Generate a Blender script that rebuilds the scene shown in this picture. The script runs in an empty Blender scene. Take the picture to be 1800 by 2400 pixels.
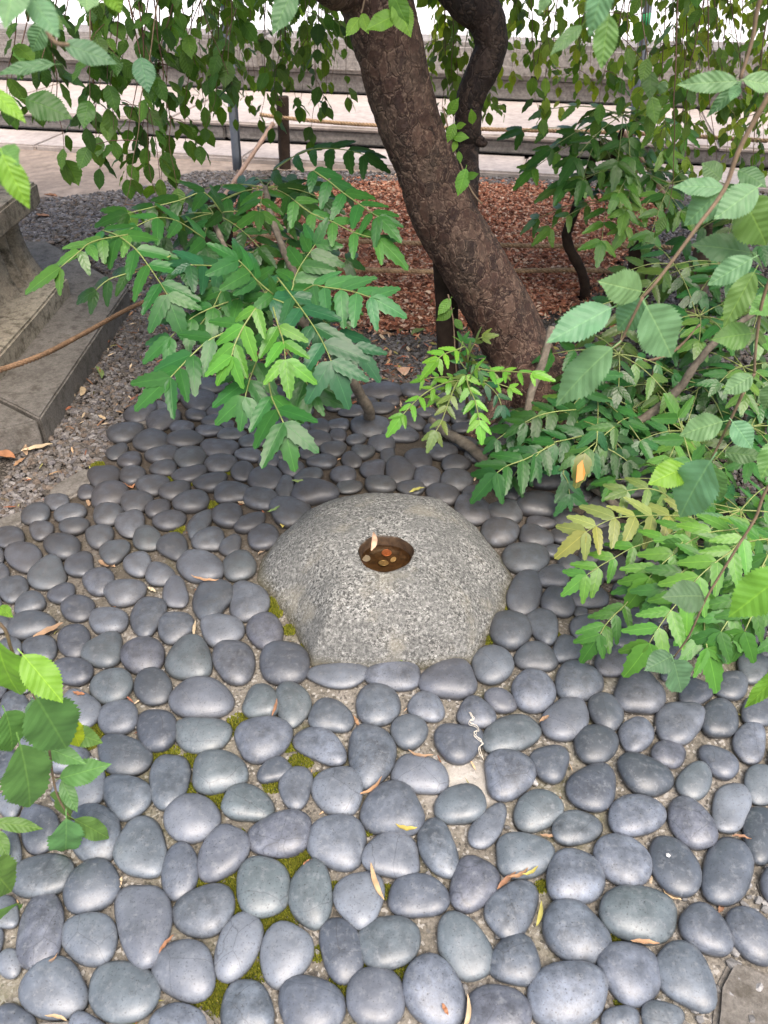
import bpy, math, random
import numpy as np
from mathutils import Vector, Matrix, noise
random.seed(7); RS = np.random.RandomState(7)
SC = bpy.context.scene
COL = SC.collection
R = math.radians
# ---------------------------------------------------------------- camera, world, sun, exposure
FPX, PITCH, CAMH = 1803.0, R(38), 1.30
cd = bpy.data.cameras.new('camera'); cam = bpy.data.objects.new('camera', cd); COL.objects.link(cam)
cd.sensor_fit = 'VERTICAL'; cd.sensor_height = 24; cd.lens = FPX/2400*24
cd.clip_start = .02; cd.clip_end = 900
cam.location = (0, 0, CAMH); cam.rotation_euler = (R(90)-PITCH, 0, 0)
cd.dof.use_dof = True; cd.dof.focus_distance = 1.75; cd.dof.aperture_fstop = 6.0
SC.camera = cam
w = bpy.data.worlds.new('World'); SC.world = w; w.use_nodes = True
wn = w.node_tree.nodes; wl = w.node_tree.links
bg = wn['Background']; sky = wn.new('ShaderNodeTexSky'); sky.sky_type = 'NISHITA'
sky.sun_disc = False; sky.sun_elevation = R(62); sky.sun_rotation = R(160)
sky.air_density = 1.0; sky.dust_density = 6.0; sky.ozone_density = 1.0
wl.new(sky.outputs[0], bg.inputs[0]); bg.inputs[1].default_value = .15
sd = bpy.data.lights.new('sun', 'SUN'); sun = bpy.data.objects.new('sun', sd); COL.objects.link(sun)
sd.energy = 1.2; sd.angle = R(50); sd.color = (1, .97, .92)
# sun azimuth: behind the camera, slightly right
_az = R(160); _el = R(62)
_sd = Vector((math.sin(_az)*math.cos(_el), math.cos(_az)*math.cos(_el), math.sin(_el)))
sun.rotation_euler = _sd.to_track_quat('Z', 'Y').to_euler()
SC.view_settings.view_transform = 'Standard'; SC.view_settings.look = 'None'
SC.view_settings.exposure = 1.2; SC.view_settings.gamma = 1
SC.view_settings.use_curve_mapping = False
SC.render.engine = 'CYCLES'
SC.cycles.use_denoising = True; SC.cycles.max_bounces = 8; SC.cycles.transparent_max_bounces = 16
SC.cycles.diffuse_bounces = 4

# ---------------------------------------------------------------- helpers
CP, SP = math.cos(PITCH), math.sin(PITCH)
def ray(u, v):
    x = (u-900)/FPX; y = -(v-1200)/FPX
    return Vector((x, CP+y*SP, -SP+y*CP))
def gnd(u, v, z=0.0):
    r = ray(u, v); t = (z-CAMH)/r.z
    return Vector((r.x*t, r.y*t, z))
def at(u, v, Y):
    r = ray(u, v); t = Y/r.y
    return Vector((r.x*t, Y, CAMH+r.z*t))
def zdepth(p): return p[1]*CP+(CAMH-p[2])*SP
def topx(p):
    d = zdepth(p); yy = p[1]*SP-(CAMH-p[2])*CP
    return 900+FPX*p[0]/d, 1200-FPX*yy/d
def pxm(n, p): return n*zdepth(p)/FPX          # n photo pixels at point p, in metres

def tag(o, label=None, cat=None, group=None, kind=None):
    if label: o['label'] = label
    if cat: o['category'] = cat
    if group: o['group'] = group
    if kind: o['kind'] = kind
    return o
def thing(name, label, cat, loc=(0, 0, 0), group=None):
    o = bpy.data.objects.new(name, None); COL.objects.link(o); o.location = loc
    o.empty_display_size = .05
    return tag(o, label, cat, group)
def mk(name, me, mat=None, parent=None, M=None, color=None):
    o = bpy.data.objects.new(name, me); COL.objects.link(o)
    if mat is not None and len(me.materials) == 0: me.materials.append(mat)
    if color is not None: o.color = (*color[:3], 1)
    if parent is not None: o.parent = parent
    if M is not None: o.matrix_local = M
    return o
def local(parent, M):
    # world matrix -> local, for parents that are only translated (and at most one level deeper)
    t = Vector((0, 0, 0)); p = parent
    while p is not None: t += p.location; p = p.parent
    return Matrix.Translation(-t) @ M
def mesh(name, vs, fs, mat=None, smooth=True, cols=None, uvs=None):
    me = bpy.data.meshes.new(name)
    me.from_pydata([tuple(v) for v in vs] if not isinstance(vs, np.ndarray) else vs.tolist(), [], fs if not isinstance(fs, np.ndarray) else fs.tolist())
    if mat: me.materials.append(mat)
    if smooth: me.polygons.foreach_set('use_smooth', [True]*len(me.polygons))
    if cols is not None:
        a = me.color_attributes.new('tint', 'FLOAT_COLOR', 'POINT')
        a.data.foreach_set('color', np.asarray(cols, dtype=np.float32).ravel())
    if uvs is not None:
        uv = me.uv_layers.new(name='UVMap')
        li = np.empty(len(me.loops), dtype=np.int32); me.loops.foreach_get('vertex_index', li)
        uv.data.foreach_set('uv', np.asarray(uvs, dtype=np.float32)[li].ravel())
    me.update(); return me
def inpoly(x, y, P):
    c = False; n = len(P); j = n-1
    for i in range(n):
        if (P[i][1] > y) != (P[j][1] > y) and x < (P[j][0]-P[i][0])*(y-P[i][1])/(P[j][1]-P[i][1])+P[i][0]: c = not c
        j = i
    return c
def inpoly_np(x, y, P):
    c = np.zeros(x.shape, bool); n = len(P); j = n-1
    for i in range(n):
        a = ((P[i][1] > y) != (P[j][1] > y))
        dy = (P[j][1]-P[i][1]) or 1e-9
        c ^= a & (x < (P[j][0]-P[i][0])*(y-P[i][1])/dy+P[i][0]); j = i
    return c
def gpoly(pts, z=0): return [tuple(gnd(u, v, z)[:2]) for u, v in pts]

# ---------------------------------------------------------------- materials
class NT:
    def __init__(s, name):
        s.m = bpy.data.materials.new(name); s.m.use_nodes = True
        s.t = s.m.node_tree; s.n = s.t.nodes; s.b = s.n['Principled BSDF']; s.out = s.n['Material Output']
    def l(s, a, b): s.t.links.new(a, b)
    def set(s, sock, v):
        if isinstance(v, bpy.types.NodeSocket): s.l(v, sock)
        elif isinstance(v, (tuple, list)) and len(v) == 3 and sock.type == 'RGBA': sock.default_value = (*v, 1)
        else: sock.default_value = v
    def coord(s, k='Object'): return s.n.new('ShaderNodeTexCoord').outputs[k]
    def pos(s): return s.n.new('ShaderNodeNewGeometry').outputs['Position']
    def mapping(s, v, scale=(1, 1, 1), loc=(0, 0, 0)):
        n = s.n.new('ShaderNodeMapping'); s.l(v, n.inputs[0]); n.inputs['Scale'].default_value = scale; n.inputs['Location'].default_value = loc
        return n.outputs[0]
    def noise(s, v, sc, det=4, rough=.6, dist=0, col=False):
        n = s.n.new('ShaderNodeTexNoise'); s.l(v, n.inputs['Vector']); n.inputs['Scale'].default_value = sc
        n.inputs['Detail'].default_value = det; n.inputs['Roughness'].default_value = rough; n.inputs['Distortion'].default_value = dist
        return n.outputs['Color' if col else 'Fac']
    def voro(s, v, sc, feat='F1', out='Distance', rand=1):
        n = s.n.new('ShaderNodeTexVoronoi'); n.feature = feat; s.l(v, n.inputs['Vector']); n.inputs['Scale'].default_value = sc
        n.inputs['Randomness'].default_value = rand
        return n.outputs[out]
    def ramp(s, v, stops, interp='LINEAR'):
        n = s.n.new('ShaderNodeValToRGB'); s.l(v, n.inputs[0]); cr = n.color_ramp; cr.interpolation = interp
        while len(cr.elements) < len(stops): cr.elements.new(.5)
        for e, (p, c) in zip(cr.elements, stops):
            e.position = p; e.color = (*c, 1) if isinstance(c, (tuple, list)) else (c, c, c, 1)
        return n.outputs[0]
    def mix(s, f, a, b, mode='MIX'):
        n = s.n.new('ShaderNodeMix'); n.data_type = 'RGBA'; n.blend_type = mode
        s.set(n.inputs[0], f); s.set(n.inputs[6], a); s.set(n.inputs[7], b); return n.outputs[2]
    def math(s, op, a, b=0, c=0):
        n = s.n.new('ShaderNodeMath'); n.operation = op; s.set(n.inputs[0], a); s.set(n.inputs[1], b); s.set(n.inputs[2], c); return n.outputs[0]
    def sep(s, v):
        n = s.n.new('ShaderNodeSeparateXYZ'); s.l(v, n.inputs[0]); return n.outputs
    def bump(s, h, st=.5, d=.01):
        n = s.n.new('ShaderNodeBump'); s.l(h, n.inputs['Height']); n.inputs['Strength'].default_value = st; n.inputs['Distance'].default_value = d
        s.l(n.outputs[0], s.b.inputs['Normal']); return n
    def base(s, c, rough=.6, spec=.5):
        s.set(s.b.inputs['Base Color'], c); s.set(s.b.inputs['Roughness'], rough); s.set(s.b.inputs['Specular IOR Level'], spec); return s.m
    def objrand(s): return s.n.new('ShaderNodeObjectInfo').outputs['Random']
    def objcol(s): return s.n.new('ShaderNodeObjectInfo').outputs['Color']
    def attr(s, name='tint'):
        n = s.n.new('ShaderNodeAttribute'); n.attribute_name = name; return n.outputs['Color']

def m_pebble(use_attr=False):
    t = NT('basalt_pebble'); P = t.pos(); rnd = t.objrand() if not use_attr else t.sep(t.attr())[0]
    off = t.n.new('ShaderNodeVectorMath'); off.operation = 'ADD'; cmb = t.n.new('ShaderNodeCombineXYZ'); t.l(t.math('MULTIPLY', rnd, 90.), cmb.inputs[0]); P0 = P; t.l(P, off.inputs[0]); t.l(cmb.outputs[0], off.inputs[1])
    c = t.ramp(rnd, [(0, (.048, .058, .070)), (.18, (.102, .120, .142)), (.36, (.066, .076, .095)), (.52, (.122, .138, .170)), (.66, (.098, .120, .128)), (.78, (.084, .090, .112)), (.9, (.150, .168, .195)), (1, (.090, .102, .124))])
    n1 = t.noise(off.outputs[0], 16, 5, .65); c = t.mix(.6, c, t.ramp(n1, [(.3, .22), (.7, .76)]), 'OVERLAY')
    nm = t.noise(off.outputs[0], 48, 5, .7); c = t.mix(t.math('MULTIPLY', t.ramp(t.math('FRACT', t.math('MULTIPLY', rnd, 3.7)), [(.3, .15), (.8, .75)]), .8), c, t.ramp(nm, [(.35, .22), (.65, .78)]), 'OVERLAY')
    # chalky scuffs and pits
    n2 = t.noise(P, 90, 5, .7); c = t.mix(t.ramp(n2, [(.52, 0.), (.70, .5)]), c, (.22, .232, .245))
    n3 = t.noise(P, 300, 3, .6); c = t.mix(t.ramp(n3, [(.30, .7), (.42, 0.)]), c, (.03, .03, .033))
    v = t.voro(P, 110); vm = t.math('MULTIPLY', t.ramp(v, [(.10, 1.), (.17, 0.)]), t.ramp(t.math('FRACT', t.math('MULTIPLY', rnd, 7.3)), [(.6, 0.), (.7, .7)]))
    c = t.mix(vm, c, (.025, .025, .028))
    # thin veins
    wv = t.n.new('ShaderNodeMix'); wv.data_type = 'VECTOR'; wv.inputs[0].default_value = .012; t.l(off.outputs[0], wv.inputs[4]); t.l(t.noise(off.outputs[0], 30, 3, col=True), wv.inputs[5])
    vein = t.voro(wv.outputs[1], 11, 'DISTANCE_TO_EDGE')
    vm2 = t.math('MULTIPLY', t.ramp(vein, [(0, .8), (.008, 0.)]), t.ramp(t.math('FRACT', t.math('MULTIPLY', rnd, 13.7)), [(.55, 0.), (.6, .8)]))
    c = t.mix(vm2, c, (.035, .035, .04))
    # brown film, darker towards the rear of the pavement
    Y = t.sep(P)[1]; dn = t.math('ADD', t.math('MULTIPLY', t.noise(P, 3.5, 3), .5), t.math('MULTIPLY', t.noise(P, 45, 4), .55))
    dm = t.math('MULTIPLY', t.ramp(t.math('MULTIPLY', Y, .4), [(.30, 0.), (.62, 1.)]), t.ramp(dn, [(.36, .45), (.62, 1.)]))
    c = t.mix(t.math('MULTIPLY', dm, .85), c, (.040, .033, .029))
    # soil line near the mortar, widened to paint shade onto the flanks
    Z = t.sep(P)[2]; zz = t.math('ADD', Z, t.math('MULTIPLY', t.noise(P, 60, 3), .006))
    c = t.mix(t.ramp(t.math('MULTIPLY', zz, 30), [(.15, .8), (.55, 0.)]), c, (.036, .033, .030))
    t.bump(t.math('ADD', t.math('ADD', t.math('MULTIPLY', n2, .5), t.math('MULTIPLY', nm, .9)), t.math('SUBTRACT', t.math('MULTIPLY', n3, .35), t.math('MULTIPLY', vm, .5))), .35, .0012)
    rg = t.math('ADD', t.ramp(n2, [(.3, .34), (.7, .52)]), t.math('MULTIPLY', dm, .12))
    return t.base(c, rg, .8)

def m_mortar():
    t = NT('mortar'); P = t.pos()
    n1 = t.noise(P, 7, 5, .65); n2 = t.noise(P, 170, 4, .7); n4 = t.noise(P, 28, 4, .6)
    c = t.ramp(n1, [(.3, (.11, .098, .078)), (.5, (.18, .162, .135)), (.7, (.27, .245, .215))])
    c = t.mix(.75, c, t.ramp(n2, [(.3, .2), (.7, .8)]), 'OVERLAY')
    vs = t.voro(P, 190, out='Color'); c = t.mix(t.ramp(t.sep(vs)[0], [(.86, 0.), (.88, .8)]), c, (.36, .34, .31))
    c = t.mix(t.ramp(t.sep(vs)[1], [(.88, 0.), (.9, .7)]), c, (.05, .045, .04))
    # green film
    c = t.mix(t.math('MULTIPLY', t.ramp(t.noise(P, 4.2, 3), [(.5, 0.), (.62, .5)]), t.ramp(n4, [(.4, .2), (.6, 1.)])), c, (.075, .080, .022))
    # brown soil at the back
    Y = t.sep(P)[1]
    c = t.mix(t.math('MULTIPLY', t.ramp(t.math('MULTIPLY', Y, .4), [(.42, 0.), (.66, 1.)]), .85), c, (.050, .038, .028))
    # white lime bloom beside one stone
    d = t.n.new('ShaderNodeVectorMath'); d.operation = 'DISTANCE'; t.l(P, d.inputs[0]); g = gnd(1085, 1850); d.inputs[1].default_value = (g.x, g.y, 0)
    dd = t.math('ADD', d.outputs['Value'], t.math('MULTIPLY', t.math('SUBTRACT', n4, .5), .10))
    c = t.mix(t.ramp(t.math('MULTIPLY', dd, 10), [(.25, .85), (.80, 0.)]), c, (.46, .43, .39))
    t.bump(t.math('ADD', t.math('MULTIPLY', n2, .6), n4), .8, .004)
    return t.base(c, .9, .25)

def m_granite():
    t = NT('weathered_granite'); P = t.pos()
    big = t.noise(P, 5, 4, .6); fine = t.noise(P, 230, 3, .75); mid = t.noise(P, 105, 4, .75); mid2 = t.noise(t.mapping(P, loc=(3, 1, 7)), 150, 4, .8)
    c = t.ramp(big, [(.3, (.15, .148, .138)), (.7, (.215, .21, .192))])
    c = t.mix(t.ramp(mid, [(.50, 0.), (.58, .75)]), c, (.40, .395, .365))
    c = t.mix(t.ramp(mid2, [(.44, .95), (.50, 0.)]), c, (.045, .045, .042))
    c = t.mix(.55, c, t.ramp(fine, [(.3, .1), (.7, .9)]), 'OVERLAY')
    patch = t.noise(P, 11, 5, .7)
    c = t.mix(t.ramp(patch, [(.44, .0), (.6, .55)]), c, (.115, .115, .108))
    c = t.mix(t.ramp(t.noise(t.mapping(P, loc=(9, 4, 2)), 9, 5, .6), [(.55, 0.), (.68, .35)]), c, (.30, .27, .20))
    # green-brown film where the stone meets the ground
    zz = t.math('ADD', t.sep(P)[2], t.math('MULTIPLY', mid, .02))
    c = t.mix(t.ramp(t.math('MULTIPLY', zz, 10), [(.12, .7), (.42, 0.)]), c, (.09, .078, .04))
    t.bump(t.math('ADD', t.math('MULTIPLY', mid, 1.), t.math('MULTIPLY', fine, .6)), .7, .0025)
    return t.base(c, .85, .3)

def m_simple(name, col, rough=.7, spec=.4, var=.35, sc=30, b=.3, bd=.002, sc2=None):
    t = NT(name); P = t.coord('Object'); n1 = t.noise(P, sc, 5, .65); n2 = t.noise(P, sc*.13, 3, .6)
    c = t.mix(var, col, t.ramp(n1, [(.25, .1), (.75, .9)]), 'OVERLAY')
    c = t.mix(var*.8, c, t.ramp(n2, [(.3, .2), (.7, .8)]), 'OVERLAY')
    t.bump(n1, b, bd); return t.base(c, rough, spec)

def m_concrete(name, lo, hi, stain=(.05, .042, .03), amt=.6):
    t = NT(name); P = t.pos(); n1 = t.noise(P, 5, 5, .65); n2 = t.noise(P, 140, 4, .75); n3 = t.noise(P, 26, 5, .7)
    c = t.ramp(n1, [(.3, lo), (.7, hi)])
    c = t.mix(.5, c, t.ramp(n2, [(.3, .15), (.7, .85)]), 'OVERLAY')
    c = t.mix(t.math('MULTIPLY', t.ramp(n3, [(.48, 0.), (.66, 1.)]), amt), c, stain)
    t.bump(t.math('ADD', n2, n3), .6, .003); return t.base(c, .88, .3)

def m_wallstone():
    # rough pointed granite of the far terrace
    t = NT('terrace_granite'); P = t.coord('Object'); n1 = t.noise(t.mapping(P, (2, 2, 30)), 2, 5, .7); n2 = t.noise(P, 38, 5, .8); n3 = t.noise(P, 1.2, 3)
    c = t.ramp(n3, [(.3, (.19, .172, .158)), (.7, (.27, .245, .225))])
    c = t.mix(.55, c, t.ramp(n2, [(.3, .1), (.7, .9)]), 'OVERLAY')
    c = t.mix(.35, c, t.ramp(n1, [(.3, .2), (.7, .8)]), 'OVERLAY')
    t.bump(n2, .8, .01); return t.base(c, .9, .3)

def m_bark(dark=1.0):
    t = NT('flaking_bark'); P = t.coord('Object'); P2 = t.mapping(P, (1, 1, .62))
    wob = t.n.new('ShaderNodeMix'); wob.data_type = 'VECTOR'; wob.inputs[0].default_value = .05
    t.l(P2, wob.inputs[4]); t.l(t.noise(P, 22, 3, col=True), wob.inputs[5]); W = wob.outputs[1]
    e = t.voro(W, 34, 'DISTANCE_TO_EDGE'); cell = t.sep(t.voro(W, 34, 'F1', 'Color'))
    e2 = t.voro(W, 85, 'DISTANCE_TO_EDGE'); n = t.noise(P, 60, 6, .75); n2 = t.noise(P, 9, 3)
    c = t.ramp(cell[0], [(0, (.024, .011, .008)), (.35, (.046, .022, .015)), (.7, (.072, .036, .024)), (1, (.105, .062, .043))])
    c = t.mix(.6, c, t.ramp(n, [(.3, .15), (.7, .85)]), 'OVERLAY')
    c = t.mix(t.ramp(n2, [(.5, 0.), (.68, .4)]), c, (.075, .056, .040))
    c = t.mix(t.math('MULTIPLY', t.ramp(e, [(.03, 0.), (.08, 1.), (.20, 0.)]), t.ramp(n, [(.42, 0.), (.58, .8)])), c, (.22, .15, .105))
    c = t.mix(t.ramp(e, [(.0, .3), (.03, 0.)]), c, (.012, .006, .005))
    if dark != 1.0: c = t.mix(1., c, (dark, dark, dark), 'MULTIPLY')  # limb's shade is multiplied into its bark colour
    h = t.math('ADD', t.math('MULTIPLY', t.ramp(e, [(0, 0.), (.12, .9), (.5, .6)]), .65), t.math('ADD', t.math('MULTIPLY', n, .45), t.math('MULTIPLY', t.ramp(e2, [(0, 0.), (.1, 1.)]), .2)))
    h = t.math('ADD', h, t.math('MULTIPLY', cell[1], .7))
    t.bump(h, .9, .0045); return t.base(c, .72, .4)

def m_leaf(name, attr=False, gloss=.38, veins=7, trans=.32, vein_col=.35, spec=.5, bumpd=.004):
    t = NT(name); col = t.attr() if attr else t.objcol()
    uv = t.sep(t.coord('UV')); au = t.math('ABSOLUTE', t.math('SUBTRACT', uv[0], .5))
    # side veins slant towards the tip
    ph = t.math('SUBTRACT', uv[1], t.math('MULTIPLY', au, .42))
    tri = t.math('PINGPONG', t.math('MULTIPLY', ph, float(veins)), .5)
    side = t.ramp(tri, [(0, 1.), (.10, 0.)]); mid = t.ramp(au, [(.008, 1.), (.028, 0.)])
    P = t.coord('Object'); bl = t.noise(P, 3.2, 3, .6) if not attr else t.noise(t.pos(), 30, 3, .6)
    c = t.mix(.35, col, t.ramp(bl, [(.3, .3), (.7, .72)]), 'OVERLAY')
    c = t.mix(t.math('MULTIPLY', side, vein_col*.55), c, t.mix(1., col, (1.9, 1.7, 1.4), 'MULTIPLY'))
    c = t.mix(t.math('MULTIPLY', mid, vein_col*1.7), c, t.mix(1., col, (3.2, 2.6, 2.2), 'MULTIPLY'))
    h = t.math('SUBTRACT', t.math('MULTIPLY', tri, 1.6), t.math('MULTIPLY', mid, .5))
    t.base(c, gloss, spec); bp = t.bump(h, .5, bumpd)
    tr = t.n.new('ShaderNodeBsdfTranslucent'); t.l(t.mix(1., c, (1.9, 1.7, .55), 'MULTIPLY'), tr.inputs[0]); t.l(bp.outputs[0], tr.inputs[1])
    ms = t.n.new('ShaderNodeMixShader'); ms.inputs[0].default_value = trans
    t.l(t.b.outputs[0], ms.inputs[1]); t.l(tr.outputs[0], ms.inputs[2]); t.l(ms.outputs[0], t.out.inputs[0])
    return t.m

def m_tint(name, rough=.85, spec=.3, sc=300, amt=.4):
    t = NT(name); c = t.attr(); n = t.noise(t.pos(), sc, 3, .6)
    c = t.mix(amt, c, t.ramp(n, [(.3, .2), (.7, .8)]), 'OVERLAY'); t.bump(n, .3, .001); return t.base(c, rough, spec)
def m_objtint(name, rough=.75, spec=.35):
    t = NT(name); c = t.objcol(); n = t.noise(t.coord('Object'), 9, 4, .65)
    c = t.mix(.5, c, t.ramp(n, [(.3, .15), (.7, .85)]), 'OVERLAY'); t.bump(n, .4, .002); return t.base(c, rough, spec)

MAT = dict(
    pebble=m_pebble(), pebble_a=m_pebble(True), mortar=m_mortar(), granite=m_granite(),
    slab=m_concrete('paving_stone', (.115, .104, .090), (.185, .168, .148), (.05, .042, .030), .65),
    stone=m_concrete('monument_stone', (.21, .175, .13), (.33, .285, .22), (.035, .03, .02), .8),
    step=m_concrete('monument_step', (.22, .19, .145), (.36, .32, .25), (.05, .04, .022), .8),
    wall=m_wallstone(), pale=m_simple('pale_granite', (.40, .345, .31), .85, .3, .3, 25, .2, .003),
    soil=m_simple('packed_earth', (.30, .235, .185), .95, .2, .45, 14, .5, .006),
    bark=m_bark(), shadebark=m_bark(.38), twig=m_simple('twig_bark', (.17, .12, .075), .75, .35, .5, 90, .4, .001),
    stem=m_simple('grey_stem_bark', (.15, .125, .095), .85, .3, .7, 55, .8, .003),
    rachis=m_simple('green_stalk', (.20, .24, .07), .5, .5, .3, 60, .1, .001),
    redtwig=m_simple('brown_strand', (.12, .065, .045), .7, .3, .3, 90, .2, .001),
    post=m_simple('weathered_post_wood', (.040, .026, .018), .85, .25, .6, 30, .8, .004),
    greypost=m_simple('grey_split_post_wood', (.14, .105, .08), .85, .25, .7, 24, .8, .004),
    rope=m_simple('hemp_rope_fibre', (.36, .24, .14), .9, .2, .6, 160, .6, .001),
    brownrope=m_simple('brown_rope_fibre', (.22, .135, .08), .9, .2, .6, 160, .6, .001),
    bamboo=m_simple('dry_cane', (.34, .22, .155), .55, .4, .3, 30, .2, .001),
    steel=m_simple('dull_grey_steel', (.16, .18, .21), .45, .5, .2, 40, .1, .001),
    black=m_simple('black_tape', (.01, .01, .012), .5, .5, .1, 40, .1, .001),
    green=m_simple('green_tape', (.02, .28, .09), .5, .5, .1, 40, .1, .001),
    cherry=m_leaf('cherry_leaf', False, .50, 8, .30, .12, .38, .0012), cherry_a=m_leaf('cherry_leaf_mass', True, .48, 7, .48, .1, .4, .002),
    maho=m_leaf('glossy_leaflet', False, .30, 5, .15, .18, .28, .0005), maho_a=m_leaf('leaflet_mass', True, .34, 5, .18, .15, .5, .001),
    grit=m_tint('gravel_grains', .8, .35, 250, .45), chips=m_tint('bark_chips', .9, .2, 200, .4), moss=m_tint('moss_green', .95, .15, 500, .3),
    dry=m_objtint('dry_leaf'),
)
# ---------------------------------------------------------------- shapes
def box_vf(x0, x1, y0, y1, z0, z1, bev=0.0):
    import bmesh
    bm = bmesh.new(); bmesh.ops.create_cube(bm, size=1)
    for v in bm.verts:
        v.co = Vector(((x0+x1)/2+v.co.x*(x1-x0), (y0+y1)/2+v.co.y*(y1-y0), (z0+z1)/2+v.co.z*(z1-z0)))
    if bev: bmesh.ops.bevel(bm, geom=bm.edges[:], offset=bev, segments=2, affect='EDGES')
    return bm
def bm_mesh(name, bm, mat, smooth=False, rough=0, sub=0):
    import bmesh
    if sub:
        bmesh.ops.subdivide_edges(bm, edges=bm.edges[:], cuts=sub, use_grid_fill=True)
    if rough:
        for v in bm.verts:
            v.co += noise.noise_vector(v.co*9)*rough + noise.noise_vector(v.co*40)*rough*.35
    me = bpy.data.meshes.new(name); bm.to_mesh(me); bm.free(); me.materials.append(mat)
    if smooth: me.polygons.foreach_set('use_smooth', [True]*len(me.polygons))
    return me
def prism(name, poly, z0, z1, mat, bev=.006, rough=0, sub=0):
    import bmesh
    bm = bmesh.new(); vs = [bm.verts.new((x, y, z0)) for x, y in poly]
    f = bm.faces.new(vs); r = bmesh.ops.extrude_face_region(bm, geom=[f])
    for g in r['geom']:
        if isinstance(g, bmesh.types.BMVert): g.co.z = z1
    bmesh.ops.recalc_face_normals(bm, faces=bm.faces[:])
    if bev: bmesh.ops.bevel(bm, geom=[e for e in bm.edges], offset=bev, segments=2, affect='EDGES')
    if sub: bmesh.ops.subdivide_edges(bm, edges=[e for e in bm.edges if e.calc_length() > .05], cuts=sub, use_grid_fill=True)
    return bm_mesh(name, bm, mat, False, rough)
def smooth_path(pts, rad, per=8):
    P = [Vector(p) for p in pts]; n = len(P); o = []; r = []
    for i in range(n-1):
        p0 = P[max(i-1, 0)]; p1 = P[i]; p2 = P[i+1]; p3 = P[min(i+2, n-1)]
        for k in range(per):
            t = k/per
            o.append(.5*((2*p1)+(-p0+p2)*t+(2*p0-5*p1+4*p2-p3)*t*t+(-p0+3*p1-3*p2+p3)*t**3))
            r.append(rad[i]*(1-t)+rad[i+1]*t)
    o.append(P[-1]); r.append(rad[-1]); return o, r
def tube_vf(pts, rad, seg=8, disp=None, off=0, cap=True):
    n = len(pts); vs = []; fs = []
    T0 = (pts[1]-pts[0]).normalized(); up = Vector((0, 0, 1)) if abs(T0.z) < .9 else Vector((0, 1, 0))
    N = T0.cross(up).normalized()
    for i in range(n):
        T = (pts[min(i+1, n-1)]-pts[max(i-1, 0)]).normalized()
        N = (N-T*N.dot(T)).normalized(); B = T.cross(N)
        for j in range(seg):
            a = 2*math.pi*j/seg; d = N*math.cos(a)+B*math.sin(a); r = rad[i]
            p = pts[i]+d*r
            if disp: p = p+d*disp(p, i/(n-1), a)
            vs.append(p)
    for i in range(n-1):
        for j in range(seg):
            a = off+i*seg+j; b = off+i*seg+(j+1) % seg
            fs.append((a, b, b+seg, a+seg))
    if cap:
        fs.append(tuple(off+j for j in range(seg))[::-1]); fs.append(tuple(off+(n-1)*seg+j for j in range(seg)))
    return vs, fs
def tube(name, pts, rad, mat, parent=None, seg=8, per=6, disp=None, origin=None):
    if not isinstance(rad, (list, tuple)): rad = [rad]*len(pts)
    p, r = smooth_path(pts, rad, per) if per else ([Vector(q) for q in pts], rad)
    o = Vector(origin) if origin is not None else Vector((0, 0, 0))
    vs, fs = tube_vf(p, r, seg, disp)
    return mk(name, mesh(name, [v-o for v in vs], fs, mat), None, parent)
def rope_mesh(name, pts, r, mat, parent=None, origin=(0, 0, 0), pitch=None):
    # three twisted strands
    p, _ = smooth_path(pts, [r]*len(pts), 10)
    L = [0]
    for a, b in zip(p, p[1:]): L.append(L[-1]+(b-a).length)
    tot = L[-1]; pitch = pitch or r*5.2; step = pitch/7; n = max(6, int(tot/step)); vs = []; fs = []; k = 0; P = []
    for i in range(n+1):
        s = tot*i/n
        while k < len(L)-2 and L[k+1] < s: k += 1
        P.append(p[k].lerp(p[k+1], (s-L[k])/max(L[k+1]-L[k], 1e-9)))
    for st in range(3):
        q = []
        for i in range(n+1):
            T = (P[min(i+1, n)]-P[max(i-1, 0)]).normalized(); N = T.cross(Vector((0, 0, 1))).normalized(); B = T.cross(N)
            a = 2*math.pi*(st/3+i*step/pitch); q.append(P[i]+(N*math.cos(a)+B*math.sin(a))*r*.5-Vector(origin))
        v, f = tube_vf(q, [r*.56]*len(q), 5, None, len(vs)); vs += v; fs += f
    return mk(name, mesh(name, vs, fs, mat), None, parent)

# ================================================================ THE GROUND
GZ = -.016
def sheet(name, poly, z, mat, step=.0, amp=0, kind='structure'):
    if not step:
        me = mesh(name, [(x, y, z) for x, y in poly], [tuple(range(len(poly)))], mat, False)
        return tag(mk(name, me), kind=kind)
    xs = [p[0] for p in poly]; ys = [p[1] for p in poly]
    X = np.arange(min(xs), max(xs)+step, step); Y = np.arange(min(ys), max(ys)+step, step)
    vs = []; idx = {}; fs = []
    for i in range(len(X)-1):
        for j in range(len(Y)-1):
            if inpoly(X[i]+step/2, Y[j]+step/2, poly):
                f = []
                for a, b in ((i, j), (i+1, j), (i+1, j+1), (i, j+1)):
                    if (a, b) not in idx:
                        p = Vector((X[a], Y[b], 0)); idx[(a, b)] = len(vs)
                        vs.append((p.x, p.y, z+amp*(noise.noise(p*5)*.7+noise.noise(p*22)*.5+noise.noise(p*60)*.3)))
                    f.append(idx[(a, b)])
                fs.append(tuple(f))
    return tag(mk(name, mesh(name, vs, fs, mat)), kind=kind)

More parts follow.
